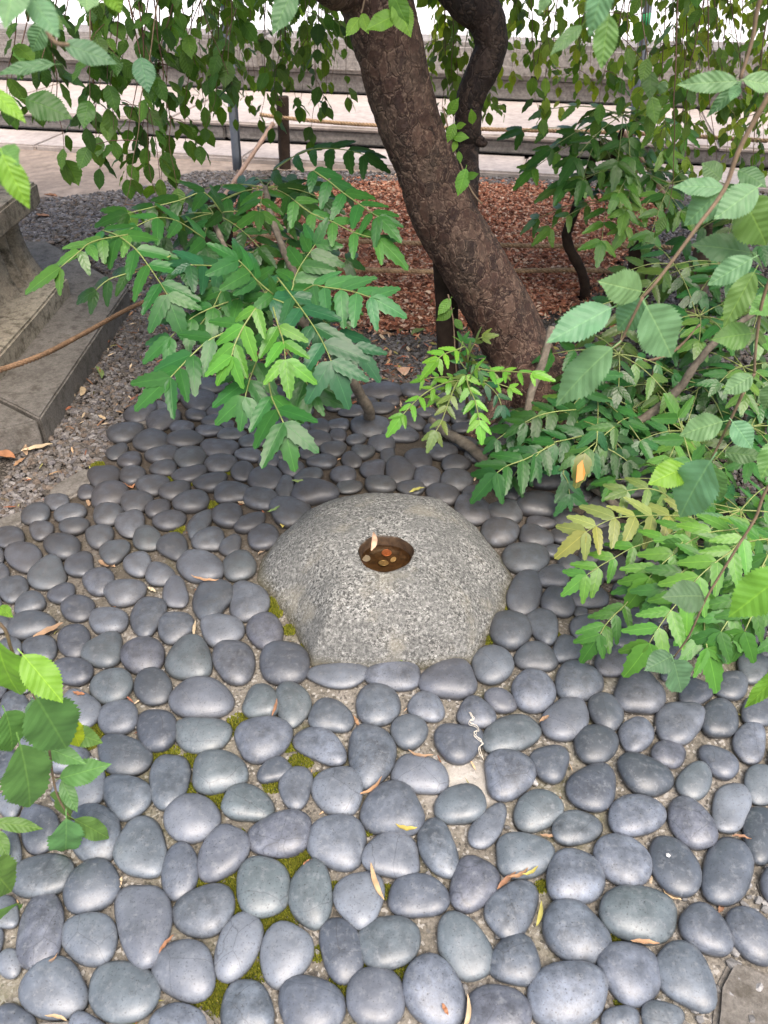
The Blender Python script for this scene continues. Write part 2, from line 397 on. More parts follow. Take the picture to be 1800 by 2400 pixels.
def m_ground():
    t = NT('gravel_ground'); P = t.pos(); c = t.ramp(t.sep(t.voro(P, 75, 'F1', 'Color'))[0], [(0, (.075, .062, .05)), (.5, (.11, .095, .08)), (1, (.16, .14, .125))])
    e = t.voro(P, 75, 'DISTANCE_TO_EDGE'); c = t.mix(t.ramp(e, [(0, .85), (.12, 0.)]), c, (.02, .015, .01))
    t.bump(t.ramp(e, [(0, 0.), (.3, 1.)]), 1, .006); return t.base(c, .9, .3)
sheet('ground', [(-400, -60), (400, -60), (400, 700), (-400, 700)], GZ, m_ground())
PV_PX = [(-150, 1260), (0, 1235), (100, 1190), (215, 1120), (300, 975), (430, 905), (700, 890), (1000, 900), (1180, 945), (1400, 1005), (1650, 1145), (1950, 1300), (1950, 2450), (-150, 2450)]
PV = gpoly(PV_PX)
PV_LOW = [p for p in PV[:12]]+[(1.6, PV[11][1]), (1.6, -.6), (-1.5, -.6), (-1.5, PV[0][1])]
pavement = sheet('pavement', PV_LOW, 0.0, MAT['mortar'], .0125, .004)

# ---- cobbles set in the mortar, traced one by one: centre, half sizes (photo pixels) and turn, laid on the ground plane
ST = [
(465.8,938,36,24.5,0),(460.4,972.3,22.1,11.2,0),(516.5,963.3,30.6,14.4,0),(502,986.8,30,11,0),(380.8,986.8,39.2,18.2,-20),(426,1001.3,27.2,14.3,0),(489.3,1008.5,30.1,12.1,0),(355.5,1033.8,38.6,21.7,-8),
(433.3,1030.2,42.8,16.3,-5),(514.6,1051.9,41.4,17.5,-3),(536.3,997.6,14.9,9.9,0),(579.7,990.4,18.4,10.7,0),(541.8,1017.5,33,11.4,-5),(590.6,1035.6,30.9,13.7,0),(274.1,1059.1,23.8,14.6,-20),(304.9,1077.2,26.8,17.4,-15),
(380.8,1066.4,35.5,18.4,-15),(445.9,1073.6,37.1,22.7,-8),(583.4,1066.4,30,13.9,0),(628.6,1080.8,24.7,16.4,0),(384.4,1098.9,30,16,-5),(518.3,1086.3,35.4,18.8,-3),(243.4,1117,33.6,25.4,-15),(310.3,1113.4,28,21,-10),
(444.1,1111.6,38.5,16.7,-12),(568.9,1106.1,24.8,19.9,-5),(682.8,1097.1,28.4,16.5,0),(357.3,1136.9,36,21.2,-8),(492.9,1129.7,37.6,19.1,-8),(623.1,1123.5,37.8,23.6,0),(722.6,1115.2,32.7,14.9,-12),(256.1,1162.2,42.7,23.9,-15),
(409.8,1152.1,35.7,16.9,-15),(543.6,1155,41,21.9,-5),(668.4,1144.1,19.8,23.8,20),(735.3,1153.2,49.2,25.6,0),(203.6,1153.2,20.4,15.8,-5),(319.3,1176.7,36.4,22.6,-8),(449.5,1176.7,39.8,21.6,-10),(612.3,1170.5,38.9,20.2,2),
(252.4,1207.4,32.9,22.8,-8),(370,1192.2,27.7,17.5,-15),(534.5,1207.4,33.5,26.5,0),(679.2,1198.4,45.8,31.2,0),(397.1,1220.1,39.1,19.1,-10),(467.6,1228.4,39.7,21.2,-52),(587,1224.8,38.5,17.7,-22),(304.9,1229.1,32.6,26.2,-15),
(617.7,1258,35.5,27.7,-10),(232.5,1258,30.1,24,-8),(346.5,1263.5,33.2,24.8,0),(491.1,1267.1,36.1,23.5,-12),(749.7,1001.3,22.4,14.4,0),(793.1,995.8,24.3,12.3,0),(742.5,1030.2,33.7,16.3,0),(793.1,1021.2,19.9,14.1,0),
(724.4,1060.9,22.1,14.2,0),(637.6,1041,18.4,16.8,0),(597.8,1008.5,15.6,11.9,0),(644.8,1008.5,23.7,18.1,0),(782.6,1053.5,30.2,15.8,-5),(849.5,1059,25,14.8,8),(755.5,1081.4,33.8,14.5,-5),(824.2,1080.3,23.5,16.2,15),
(909.2,1068,15.7,16.6,10),(894.8,1039.8,30.2,16,5),(874.9,1101.3,26.6,21.1,0),(936.3,1104.9,31.1,27.7,0),(806.1,1113.9,27.7,17.8,5),(817,1142.9,28,12.7,0),(892.9,1135.6,35.3,17.6,0),(963.5,1142.9,32.1,15,0),
(981.6,1075.9,30.2,22.5,0),(1001.4,1117.5,30.7,22.4,5),(1070.2,1128.4,35.9,19.8,8),(1037.6,1159.1,35.7,21,10),(1037.6,1057.9,32,18.9,0),(940,1018.1,38.1,17.3,0),(869.4,1001.8,44.1,19.9,0),(1068.4,1086.8,31.3,16.4,0),
(1106.3,1155.5,22.4,15,0),(1108.1,1198.9,42.8,28,10),(622.4,1481,40.7,40.7,0),(666.9,1555.2,55.2,47.7,5),(1153.3,1558.8,47.4,42.1,0),(793.5,1583.7,66.6,28.6,0),(923.7,1582.3,63.9,34.6,0),(1052.1,1593.1,64.7,44.4,0),
(786.3,952.1,24.8,9.9,0),(824.2,964.7,28.8,10.8,0),(896.6,957.5,25.8,10,0),(916.5,940.5,20.6,9.7,0),(862.2,944.1,22.2,11.8,0),(892.9,917.7,50.5,16.3,0),(733.8,921.3,48.5,26.5,0),(972.5,915.9,33.2,13.7,0),
(1081,981,22.2,13,0),(1081,958.6,21.2,10.6,0),(1082.8,1003.4,23,10.5,0),(1026.8,1006.3,30.9,15.4,0),(1030.4,981,22.6,11.3,0),(997.8,966.5,23.2,11.6,0),(1124.4,999.1,18,9,0),(1160.6,1002.7,21.1,9.2,0),
(1131.6,970.2,30.9,15.4,0),(697.6,1002.7,26.5,15.9,0),(672.3,977.4,19.1,11.2,0),(636.2,981,19.6,11.4,0),(621.7,955.7,26.5,15.4,0),(708.5,966.5,24,12.8,0),(1186.8,1200.7,40.6,24.7,3),(1266.4,1185.2,51.8,24,3),
(1266.4,1224.2,32.5,13.3,8),(1326,1218.8,33.5,20.1,15),(1170.5,1249.5,41.6,28.2,8),(1255.5,1257.5,39.2,23.2,12),(1324.2,1255,35.6,17.6,0),(1232,1309.2,51.7,33,5),(1295.3,1292.9,21.7,14.5,0),(1297.1,1354.4,36.8,24.5,5),
(1333.3,1321.9,27.4,19.3,0),(1376.7,1352.6,36.2,23,10),(1440,1332.7,38.8,27.2,0),(1465.3,1383.4,31.8,15.9,0),(1508.7,1347.2,36.1,23.5,0),(1541.2,1311,29.8,18.2,0),(1490.6,1300.2,25.4,17,0),(1230.7,1389.9,51.7,39,-60),
(1308.5,1412.3,38,29.9,15),(1380.8,1399.6,44.2,24.7,5),(1196.4,1476.7,48.5,42.4,15),(1272.3,1466.5,45.2,31.8,65),(1256.1,1543.6,50.9,30.5,8),(1326.6,1522.6,32.1,30.4,10),(1373.6,1473.8,35.3,32.1,10),(1436.9,1551.5,43.6,32.7,-5),
(1749.7,1486.4,41,32.8,10),(1764.2,1562.4,34.9,34.9,0),(1742.5,1394.2,19.8,18.2,0),(1711.8,1368.9,23.6,20.3,0),(1778.7,1415.9,27.3,20.4,0),(1460.4,1499.1,36.8,24,0),(1482.1,1452.1,35.3,24.7,0),(1525.5,1486.4,33,23.8,0),
(1547.2,1444.8,31.7,21.1,0),(1565.3,1528,41.4,28.2,0),(1608.7,1484.6,36.3,23.6,0),(1652.1,1452.1,32.5,21.7,0),(1662.9,1520.8,34.4,23.4,0),(1597.8,1426.8,28.9,18.1,0),(1688.2,1408.7,26.1,17.9,0),(1648.5,1390.6,23.4,16.7,0),
(1688.2,1484.6,22.5,19.3,0),(1360.9,1434,14.8,11.5,0),(581.6,1410.5,45.8,41.8,0),(56.1,1307.4,40,32.5,5),(146.5,1281.4,40.5,28.2,5),(95.8,1243,25.4,20.8,-8),(21.7,1260.4,32.5,24.8,-10),(83.2,1206.1,32.5,20.1,-12),
(164.6,1202.5,37.3,16.7,-10),(173.6,1233.3,33.8,17,-10),(188.1,1323.7,33.8,27.4,-12),(112.1,1347.2,44,32.4,-25),(267.6,1292.9,34.5,24.6,-20),(323.7,1323.7,31.5,25.4,-15),(374.3,1347.2,32.2,24.5,8),(231.5,1363.5,37.1,29.3,-10),
(30.7,1381.6,35.5,27,-20),(144.7,1392.4,31.3,22.4,-20),(291.1,1390.6,49,25.3,-12),(68.7,1415.9,36.1,22.6,-15),(412.3,1390.6,28.9,35.1,0),(182.6,1428.6,39.5,26.8,0),(74.1,1464.7,52.9,28.2,-12),(253.2,1453.9,43.4,30.7,0),
(345.4,1444.8,48.2,33.7,-58),(497.3,1404,48.3,43.3,-60),(410.5,1472,40.9,32.3,-5),(519,1479.2,48.9,35.4,0),(173.6,1502.7,36.2,37.6,0),(244.1,1526.2,48,37,-20),(334.5,1538.9,50.2,38.2,-12),(443,1546.1,53.4,48.9,0),
(549.7,1553.3,46.4,48.8,0),(95.8,1520.8,40.2,28.2,0),(25.3,1515.4,28.2,20.7,10),(468.4,1327.3,52.5,35.8,8),(558.8,1327.3,36.4,31.4,-20),(541.8,1280.3,26.4,20.4,-30),(406.9,1282.1,34.9,29.2,0),(-1.8,1345.4,21.9,23.9,0),
(3.6,1462.9,20.6,20.6,0),(170,1573.2,47,32,5),(-10.8,1303.8,19.9,19.9,0),(-21.7,1408.7,23.9,23.9,0),(259.7,1610.1,49.5,39,-8),(357.3,1610.8,43.7,41.1,0),(473.8,1639.8,74.5,45.9,0),(188.1,1665.1,47,44.4,20),
(275.9,1682.5,48.1,39.2,-12),(365.3,1710.3,48.2,48.8,0),(473.8,1724.8,65.6,40.4,0),(292.2,1771.8,60.5,45.7,8),(396.7,1828.6,66.7,46.3,-80),(513.6,1813.4,64.1,47.1,-8),(294.8,1869.4,58.3,49.6,8),(452.1,1920.1,65.7,54.2,-8),
(188.1,1849.5,63.9,48.9,-30),(332.7,1989.9,73,61.2,85),(220.6,1956.2,61.7,67.3,0),(90.4,1943.6,45.1,54.5,0),(99.5,2052.1,76.8,49.5,-12),(215.2,2082.8,70.3,52.7,-30),(421.3,2044.8,66.1,43.4,-78),(520.8,1998.6,74.4,50.2,-58),
(479.2,2133.5,76.2,59.4,-20),(19.9,1885.7,31.6,31.6,0),(14.5,1788.1,30.1,41.4,0),(54.2,1840.5,23.6,29.5,0),(21.7,1997.8,28.2,54.5,0),(151.9,1773.6,58.3,37.6,0),(75.9,1739.2,30.1,28.2,0),(104.9,1654.2,35.7,30.1,0),
(32.5,1654.2,33.9,33.9,0),(43.4,1603.6,29,21.8,0),(10.8,1715.7,33.9,30.1,0),(126.6,1708.5,26.3,22.6,0),(610.8,1647,41.4,38.6,0),(687.9,1653.2,40.5,47,-20),(777.2,1680.3,47.7,36.8,8),(885.7,1654.2,51.7,47.6,0),
(998.9,1658.6,43.3,31.2,15),(1115.4,1672.3,43.7,33.8,15),(1173.2,1644.1,40.3,24.2,20),(617.4,1733.1,67.7,48.1,-15),(749,1747.6,63.2,39.7,25),(868.4,1773.6,53.4,76.4,0),(959.9,1716.5,43,40.4,0),(1075.6,1739.2,54,46.6,10),
(1196.7,1721.2,67.7,43.3,-18),(644.1,1804.3,42.8,27.6,-22),(693.3,1847.7,39.7,50.3,15),(792.8,1855,59.4,56.4,0),(984.1,1817,67,41.4,12),(1193.1,1818.8,60.8,53.6,0),(581.9,1883.9,60,41.9,8),(920.1,1900.2,73.3,60.2,0),
(1078.5,1887.5,59.4,45.9,-8),(1144.3,1938.2,62.1,34.6,-55),(656.1,1958,77,51.3,-8),(793.5,1974.3,64.7,63.9,10),(920.1,2006.9,66.7,51.9,5),(1027.5,1991.7,72.6,40.6,68),(1227.5,2004.3,67.7,50.8,0),(616.3,2079.2,63.9,69.5,0),
(730.2,2097.3,50.8,80.9,0),(843,2108.1,55.7,70.7,10),(979.7,2103.4,71.5,50,5),(1108.1,2074.9,67.5,54.6,-65),(94.8,2186.3,93.5,53.1,-80),(211.6,2198.9,65.8,60.2,0),(336.3,2162.7,97,65.9,80),(432.2,2276.7,75.3,70.1,0),
(558.8,2217,89.4,46.6,-65),(128.4,2321.9,80.9,67.7,-25),(289.3,2325.5,84,71.7,10),(580.5,2365.3,62.1,65.8,0),(7.2,2139.2,39.5,39.5,0),(21.7,2260.4,30.1,33.9,0),(-21.7,2202.5,30.1,33.9,0),(668.7,2240.5,79.1,58.4,-65),
(798.2,2227.1,76.9,46.9,75),(911,2209.8,73.3,63.9,-10),(1087.5,2221.7,83.5,56.8,55),(1199.6,2132,72.8,56.7,-55),(729.5,2356.2,74.5,72,0),(879.2,2340,70.7,70.7,0),(1019.5,2327.3,88.4,67.7,60),(1207.6,2251.4,59.7,59.7,0),
(1162.4,2376.1,77.1,69.6,0),(1345.8,2056.1,66.5,67.2,0),(1349.4,2191,84,64.4,48),(1496.6,2142.9,90.3,64.7,12),(1652.8,2177.2,74.1,47.8,48),(1764.2,2193.5,79.3,47.2,50),(1328.4,2336.3,94,77.1,0),(1477.8,2280.3,79.2,67.2,60),
(1609.4,2291.1,94.8,59.7,58),(1355.5,1598.2,55.7,43.3,5),(1494.8,1621.7,57.3,52.1,8),(1250.6,1623.5,50.2,47.6,0),(1324.8,1686.1,56.4,48.9,-25),(1419.9,1668,46.4,35.7,50),(1592.4,1694.8,54.6,48,10),(1686.4,1685,43.3,47,0),
(1626.8,1621.7,39.5,33.9,0),(1397.1,1747.6,50.8,43.3,0),(1490.4,1724.8,38.7,37.6,-30),(1567.1,1766.4,41.5,31.3,15),(1682.1,1785.2,52.4,30.2,38),(1758.8,1741,41,44.2,0),(1778.7,1668.7,40.4,35.4,10),(1288.6,1789.9,46.1,41.8,10),
(1511.8,1817,69.2,42.6,22),(1627.5,1831.5,40.5,43.7,30),(1388.1,1846.7,58.3,56.4,0),(1261.5,1903.1,57.9,45.7,-15),(1491.1,1913.9,67.7,48.1,-5),(1617.7,1931.6,68.3,44.8,55),(1714.3,1894.8,44.7,57.6,10),(1785.9,1840.5,41,46.1,0),
(1350.1,1942.9,58.3,40,-5),(1459.7,2015.9,73.3,54.5,35),(1579.7,2029.7,81.7,51.1,60),(1704.5,2042,79.7,58.3,-78),(1785.9,1956.2,43.3,65.8,0),(1713.6,1607.2,39,32.5,0),(1836.5,1780.8,35,42,0),(1847.4,1896.6,33.9,48.9,0),
(1850.7,2073.9,62,57.8,4.8),(1882.8,1532.9,42.6,26.6,-17.8),(-44.8,1528.7,43.3,33.2,13.2),(1677.9,1181.6,35.3,21.7,-3.1),(1508.6,1137.8,43.5,22,-14),(1230.7,1085.2,29.3,14.1,12.4),(1151.4,1120.3,29.9,18.1,19.5),(-55.2,1367.4,36.7,21,19.7),
(1104.2,937.3,33.4,14.6,14.3),(1301.3,1059.8,42.5,23.8,0.4),(-118.2,2179.5,71.2,63.1,-19.3),(1607.5,1156.1,41.5,20.5,10.7),(1512.6,1092.9,28.8,14.1,-8.6),(-114.6,1695.2,61.8,50.4,-17.1),(1868.7,1408.5,42.2,29,-20),(1765.6,1318.4,39.5,21.8,15.1),
(1199.8,1151.1,29.7,18.4,14.8),(1175.4,1062.6,31.3,14.6,14.5),(1443.8,1108.1,38.5,20.8,10.9),(1900.3,2331.3,69.5,60.4,6.1),(1530.5,1241.1,47.3,24.8,-13.9),(1668.3,1244.9,36.2,21,8.9),(1626.7,1348.8,39.5,23.3,-17.8),(629.5,914.3,35.2,16,13.9),
(1861.9,1707.8,45.7,34.3,-9.4),(1212.8,984.4,32.8,15.7,-18.3),(-79.9,1865.1,46.3,36.9,17),(-119.4,2355.1,66.5,60.6,-5.3),(1890.8,1621.2,48.1,35.7,10.6),(1470.4,1193.7,30.8,19.7,12.8),(1374.7,1097.9,35.1,16.7,-11.5),(417.3,2408.7,67.6,61.3,-9.7),
(-59.5,1245.8,32.7,20,-1.9),(1399.7,1220.9,32.8,17,14.5),(1402.6,1029.9,40.4,21.1,13.2),(1280.5,1120.6,43,22.3,-0.9),(1831.3,1344.5,35,22.4,-4.4),(-31.5,1612.7,45.3,34.8,13.7),(1155,1027.7,32.4,15.3,12),(1913.5,1976.7,55.6,41.7,9.2),
(1902.8,1463.2,48.9,30,8.4),(1839.3,1289.2,40.9,27.2,8.1),(1436.6,1258.5,46.1,25.7,-13.6),(1658.8,1299.9,40.8,25,-6),(1042.4,916,25.4,12.3,8.8),(1760.1,1240.7,49,29.7,-11.7),(-118.5,1298.6,40.4,23.6,-19.9),(1885,2202.5,61.6,47.1,-15.9),
(1892.6,1358.4,35.9,21.5,-5.8),(816.4,919.5,24.9,12.6,-11.7),(-76.8,1453.5,46,28.3,-2.7),(330.5,968,37.7,18,-18.9),(293.7,1014.4,40.2,17.7,-11.1),(-71.5,1788.4,49.4,34.1,1.4),(1250.1,1018.5,38,19.5,-12),(1601.9,1205.7,38.2,22.5,-3.1),
(-113.4,1405.6,35.4,26,-10.7),(-114.2,1959.4,60.6,48.4,5.8),(1466.9,1066.6,33.7,15.7,-10),(553.8,909.7,24.9,10.8,-18.3),(1349.4,1165.2,36.6,19.4,-2.4),(406,928.2,27.2,13.4,-19.7),(1409.6,1184.3,33.7,17.1,-9.1),(-61.3,2048.4,55.5,44.5,2.3),
(1328.4,1000.5,28.9,13.4,-18.6),(1574.9,1278.6,36.7,21.6,2.7),(1912,1840.4,48.8,42.1,11.4),(1919.6,1298.5,41.4,26.9,-6.1),(-120,1585.2,50.7,40,-11.6),(1117.8,1068,27.7,14.7,13.9),(1185.8,955.1,34.9,15.1,16.4),(1043.7,939.8,25.2,11.6,-3.1),
(1551.2,1392.2,36.3,23,-1),(1088.5,1038.5,30.1,13.9,8.3),(966.4,988.8,29.2,15.6,13.2),(498.1,903.3,33.4,15.8,-2.2),(33.9,2392.1,47.6,37.2,12.7),(693.9,1034.3,21.5,10.2,18.3),(1269.2,982.5,21.1,10.1,-14.9),(1706.9,1332.6,28.4,15.9,-19.2),
(1226.4,1049.1,26.7,13.5,15.6),(1410.3,1136.7,25.4,13.5,-11),(1385.1,1302.5,28.8,19.5,5.6),(1454.9,2393,47.3,37.4,-8.7),(1811.5,1520.6,35.5,23,1.6),(1195.6,1103.7,22.9,12.1,0.5),(574.5,942.8,19.4,9.7,16.4),(1552.7,2391.1,50.6,44.6,9.2),
(1543,1169.5,27.9,15.8,-9.7),(666.1,944,21.8,9.9,-4.8),(1348.4,1130.7,28.7,15.3,-14.5),(833.7,1029.9,22.2,11.2,-9.4),(437,905.5,21.1,9.1,5.4),(671.5,1062.4,25.1,11.7,-16.6),(1819.2,1450.6,31.5,21.9,-4),(1580.8,1576.7,31.1,22.1,-5.3),
(205.3,2419.1,48.7,43.6,15),(790.5,898.1,20.5,9.8,12.2),(964,946.9,20,8.9,-19.2),(1833.7,1583.5,31.5,20,-16.9),(569.8,968.5,21.2,11.1,-11.6),(526.4,937.6,24.4,10.6,17.3),(-60.3,1302.4,27.8,15.9,-18.9),(383.9,954.1,20.7,9.7,6.1),
(-81.8,2267.3,44.2,34.6,-1.2),(132.8,1178,27.4,16.3,-1.4),]
def pebble_vf(s, seed, rings=(-34, -14, 4, 20, 36, 52, 68, 82), n=26):
    cx, cy, rx, ry, an = s; a = R(an); rr = random.Random(seed)
    a2, p2 = rr.uniform(0, .05), rr.uniform(0, 6.3); a3, p3 = rr.uniform(.015, .10), rr.uniform(0, 6.3); sq = rr.uniform(1.95, 2.5)
    out = []
    for i in range(n):
        t = 2*math.pi*i/n; ct, st = math.cos(t), math.sin(t)
        k = (abs(ct)**sq+abs(st)**sq)**(-1/sq)*(1+a2*math.cos(2*t+p2)+a3*math.cos(3*t+p3))*(1.075+.05*min(1, max(0, (1350-cy)/200)) if cy < 1450 else 1.075-.04*min(1, (cy-1450)/350))
        x, y = rx*k*ct, ry*k*st
        out.append(gnd(cx+x*math.cos(a)-y*math.sin(a), cy+x*math.sin(a)+y*math.cos(a), .010))
    c = sum(out, Vector((0, 0, 0)))/n
    mn = min((p-c).length for p in out); h = mn*rr.uniform(.40, .53)
    if cy < 1150: h *= .92
    e1 = rr.uniform(.68, .88); tx, ty = rr.uniform(-.10, .10), rr.uniform(-.10, .10)
    vs = []; fs = []
    for ph in rings:
        f = R(ph); r = math.cos(f)**e1; z = h*math.sin(f)
        for p in out:
            d = p-c; q = Vector((d.x*r, d.y*r, 0)); q.z = z+(tx*q.x+ty*q.y)*(1 if z > 0 else 0)
            w = q+Vector((seed*1.7, 0, 0)); q += q.normalized()*(noise.noise(w*13)*.0042+noise.noise(w*34)*.0013)
            q.z += noise.noise(w*30)*.0012
            vs.append(q)
    m = len(rings)
    for i in range(m-1):
        for j in range(n):
            a_, b_ = i*n+j, i*n+(j+1) % n; fs.append((a_, b_, b_+n, a_+n))
    vs.append(Vector((0, 0, h))); top = len(vs)-1
    for j in range(n): fs.append(((m-1)*n+j, (m-1)*n+(j+1) % n, top))
    return c+Vector((0, 0, .006-.010+.004)), vs, fs
order = sorted(range(len(ST)), key=lambda i: -ST[i][2]*ST[i][3])
TOPS = []                                         # (x, y, radius, height) used to lay litter on the cobbles
jv, jf, jc = [], [], []
for rank, i in enumerate(order):
    big = ST[i][3] > 20
    c, vs, fs = pebble_vf(ST[i], i+1, n=26 if big else 18) if big else pebble_vf(ST[i], i+1, (-30, -6, 18, 40, 64), 16)
    TOPS.append((c.x, c.y, max(v.length for v in vs), max(v.z for v in vs)+c.z))
    if rank < 299:
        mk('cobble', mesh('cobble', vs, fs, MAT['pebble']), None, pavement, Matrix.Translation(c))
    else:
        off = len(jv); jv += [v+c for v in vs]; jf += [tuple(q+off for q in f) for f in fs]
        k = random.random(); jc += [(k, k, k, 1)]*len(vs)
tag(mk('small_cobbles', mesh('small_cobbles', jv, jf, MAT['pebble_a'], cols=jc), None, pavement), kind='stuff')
TA = np.array(TOPS)
def surf(x, y):
    # height of the paved surface at x, y
    d = np.hypot(TA[:, 0]-x, TA[:, 1]-y)/TA[:, 2]; i = int(np.argmin(d)); f = d[i]
    return .002+(TOPS[i][3]*math.sqrt(max(0, 1-min(f*1.05, 1)**2)) if f < 1 else 0)
# flat edging flags let into the paving at its rim
for px in ([(355, 2420), (440, 2362), (482, 2352), (515, 2385), (520, 2440)], [(60, 2430), (90, 2385), (195, 2378), (235, 2420), (240, 2450)],
           [(1418, 2430), (1440, 2376), (1552, 2352), (1622, 2384), (1640, 2440)], [(1681, 2309), (1718, 2243), (1800, 2275), (1960, 2330), (1960, 2470), (1668, 2470)],
           [(1772, 2056), (1800, 2048), (1880, 2060), (1870, 2180), (1800, 2128)],
           [(84, 1190), (128, 1132), (200, 1094), (226, 1108), (214, 1140), (112, 1186)], [(-60, 1262), (0, 1212), (62, 1188), (56, 1226), (0, 1262)],
           [(300, 975), (330, 950), (400, 955), (390, 985), (330, 1000)]):
    P = gpoly(px, .012)
    mk('edging_flag', prism('edging_flag', P, -.02, .012, MAT['slab'], .008, .003, 4), None, pavement)

# ---- gravel: real grains over the strips where they can be told apart
def grains(name, polys, n, size, palette, zb, excl, flat=.55, mat='grit', jit=.35):
    ico = np.array([(0, 0, -1), (.72, -.53, -.45), (-.28, -.85, -.45), (-.89, 0, -.45), (-.28, .85, -.45), (.72, .53, -.45), (.28, -.85, .45), (-.72, -.53, .45), (-.72, .53, .45), (.28, .85, .45), (.89, 0, .45), (0, 0, 1)])
    F = np.array([(0, 1, 2), (1, 0, 5), (0, 2, 3), (0, 3, 4), (0, 4, 5), (1, 5, 10), (2, 1, 6), (3, 2, 7), (4, 3, 8), (5, 4, 9), (1, 10, 6), (2, 6, 7), (3, 7, 8), (4, 8, 9), (5, 9, 10), (6, 10, 11), (7, 6, 11), (8, 7, 11), (9, 8, 11), (10, 9, 11)])
    XY = []
    for P, cnt in zip(polys, n):
        xs = [p[0] for p in P]; ys = [p[1] for p in P]; x = RS.uniform(min(xs), max(xs), cnt*4); y = RS.uniform(min(ys), max(ys), cnt*4)
        m = inpoly_np(x, y, P)
        for E in excl: m &= ~inpoly_np(x, y, E)
        XY.append(np.stack([x[m], y[m]], 1)[:cnt])
    XY = np.concatenate(XY); N = len(XY)
    S = size*RS.uniform(.55, 1.35, (N, 1))*np.stack([RS.uniform(.8, 1.35, N), RS.uniform(.6, 1, N), RS.uniform(flat*.7, flat*1.3, N)], 1)
    V = ico[None]*S[:, None]*(1+RS.uniform(-jit, jit, (N, 12, 1)))
    a = RS.uniform(0, 6.28, N); b = RS.normal(0, .35, N); ca, sa, cb, sb = np.cos(a)[:, None], np.sin(a)[:, None], np.cos(b)[:, None], np.sin(b)[:, None]
    x, y, z = V[..., 0], V[..., 1], V[..., 2]; y, z = y*cb-z*sb, y*sb+z*cb; x, y = x*ca-y*sa, x*sa+y*ca
    zz = zb+RS.uniform(0, size*.9, N)
    V = np.stack([x+XY[:, :1], y+XY[:, 1:], z+zz[:, None]], 2).reshape(-1, 3)
    FF = (F[None]+(np.arange(N)*12)[:, None, None]).reshape(-1, 3)
    pal = np.array(palette); C = pal[RS.randint(0, len(pal), N)]*RS.uniform(.7, 1.3, (N, 1)); C = np.concatenate([C, np.ones((N, 1))], 1).repeat(12, 0)
    return tag(mk(name, mesh(name, V, FF, MAT[mat], False, cols=C)), kind='stuff')
SLAB = [(-1.05, 2.02), (-1.05, 3.05), (-1.58, 3.62), (-3, 3.62), (-3, 1.9), (-1.25, 1.95)]
PVX = PV_LOW
MULCH_PX = [(600, 455), (760, 432), (1000, 425), (1300, 440), (1560, 470), (1500, 560), (1420, 640), (1330, 720), (1120, 760), (960, 770), (840, 760), (740, 730), (640, 640), (560, 520)]
MU = gpoly(MULCH_PX, 0)
GREY = [(.115, .10, .088), (.15, .135, .125), (.085, .072, .06), (.19, .175, .165), (.13, .10, .078), (.11, .10, .10)]
g = grains('gravel', [gpoly([(-80, 1265), (60, 1040), (100, 1010), (310, 700), (160, 560), (600, 470), (620, 640), (760, 740), (860, 780), (1130, 780), (1200, 960), (700, 960), (420, 930), (300, 1010), (215, 1150)]),
                  gpoly([(1300, 950), (1240, 800), (1400, 680), (1500, 560), (1580, 460), (2100, 460), (2200, 1340), (1950, 1330), (1650, 1170)])],
           [26000, 26000], .0088, GREY, GZ+.004, [PVX, SLAB, [(m[0], m[1]) for m in MU]])
g2 = grains('far_gravel', [gpoly([(-300, 640), (-300, 490), (120, 462), (200, 455), (350, 435), (460, 400), (1700, 405), (2300, 480), (1700, 600), (1560, 470), (1300, 440), (760, 432), (600, 455), (160, 560)])], [30000], .0125, GREY, GZ+.004, [SLAB, MU])
tag(g, 'grey crushed gravel round the paving'); tag(g2, 'grey gravel in front of the far path')
chipsel = grains('loose_chips', [gpoly([(1500, 2300), (1700, 2200), (1760, 2050), (1800, 2000), (1900, 2500), (1500, 2450)]), gpoly([(0, 1500), (1800, 1500), (1800, 2400), (0, 2400)])], [90, 100], .0075, [(.2, .195, .19), (.27, .26, .25), (.14, .135, .13)], .003, [], .6)

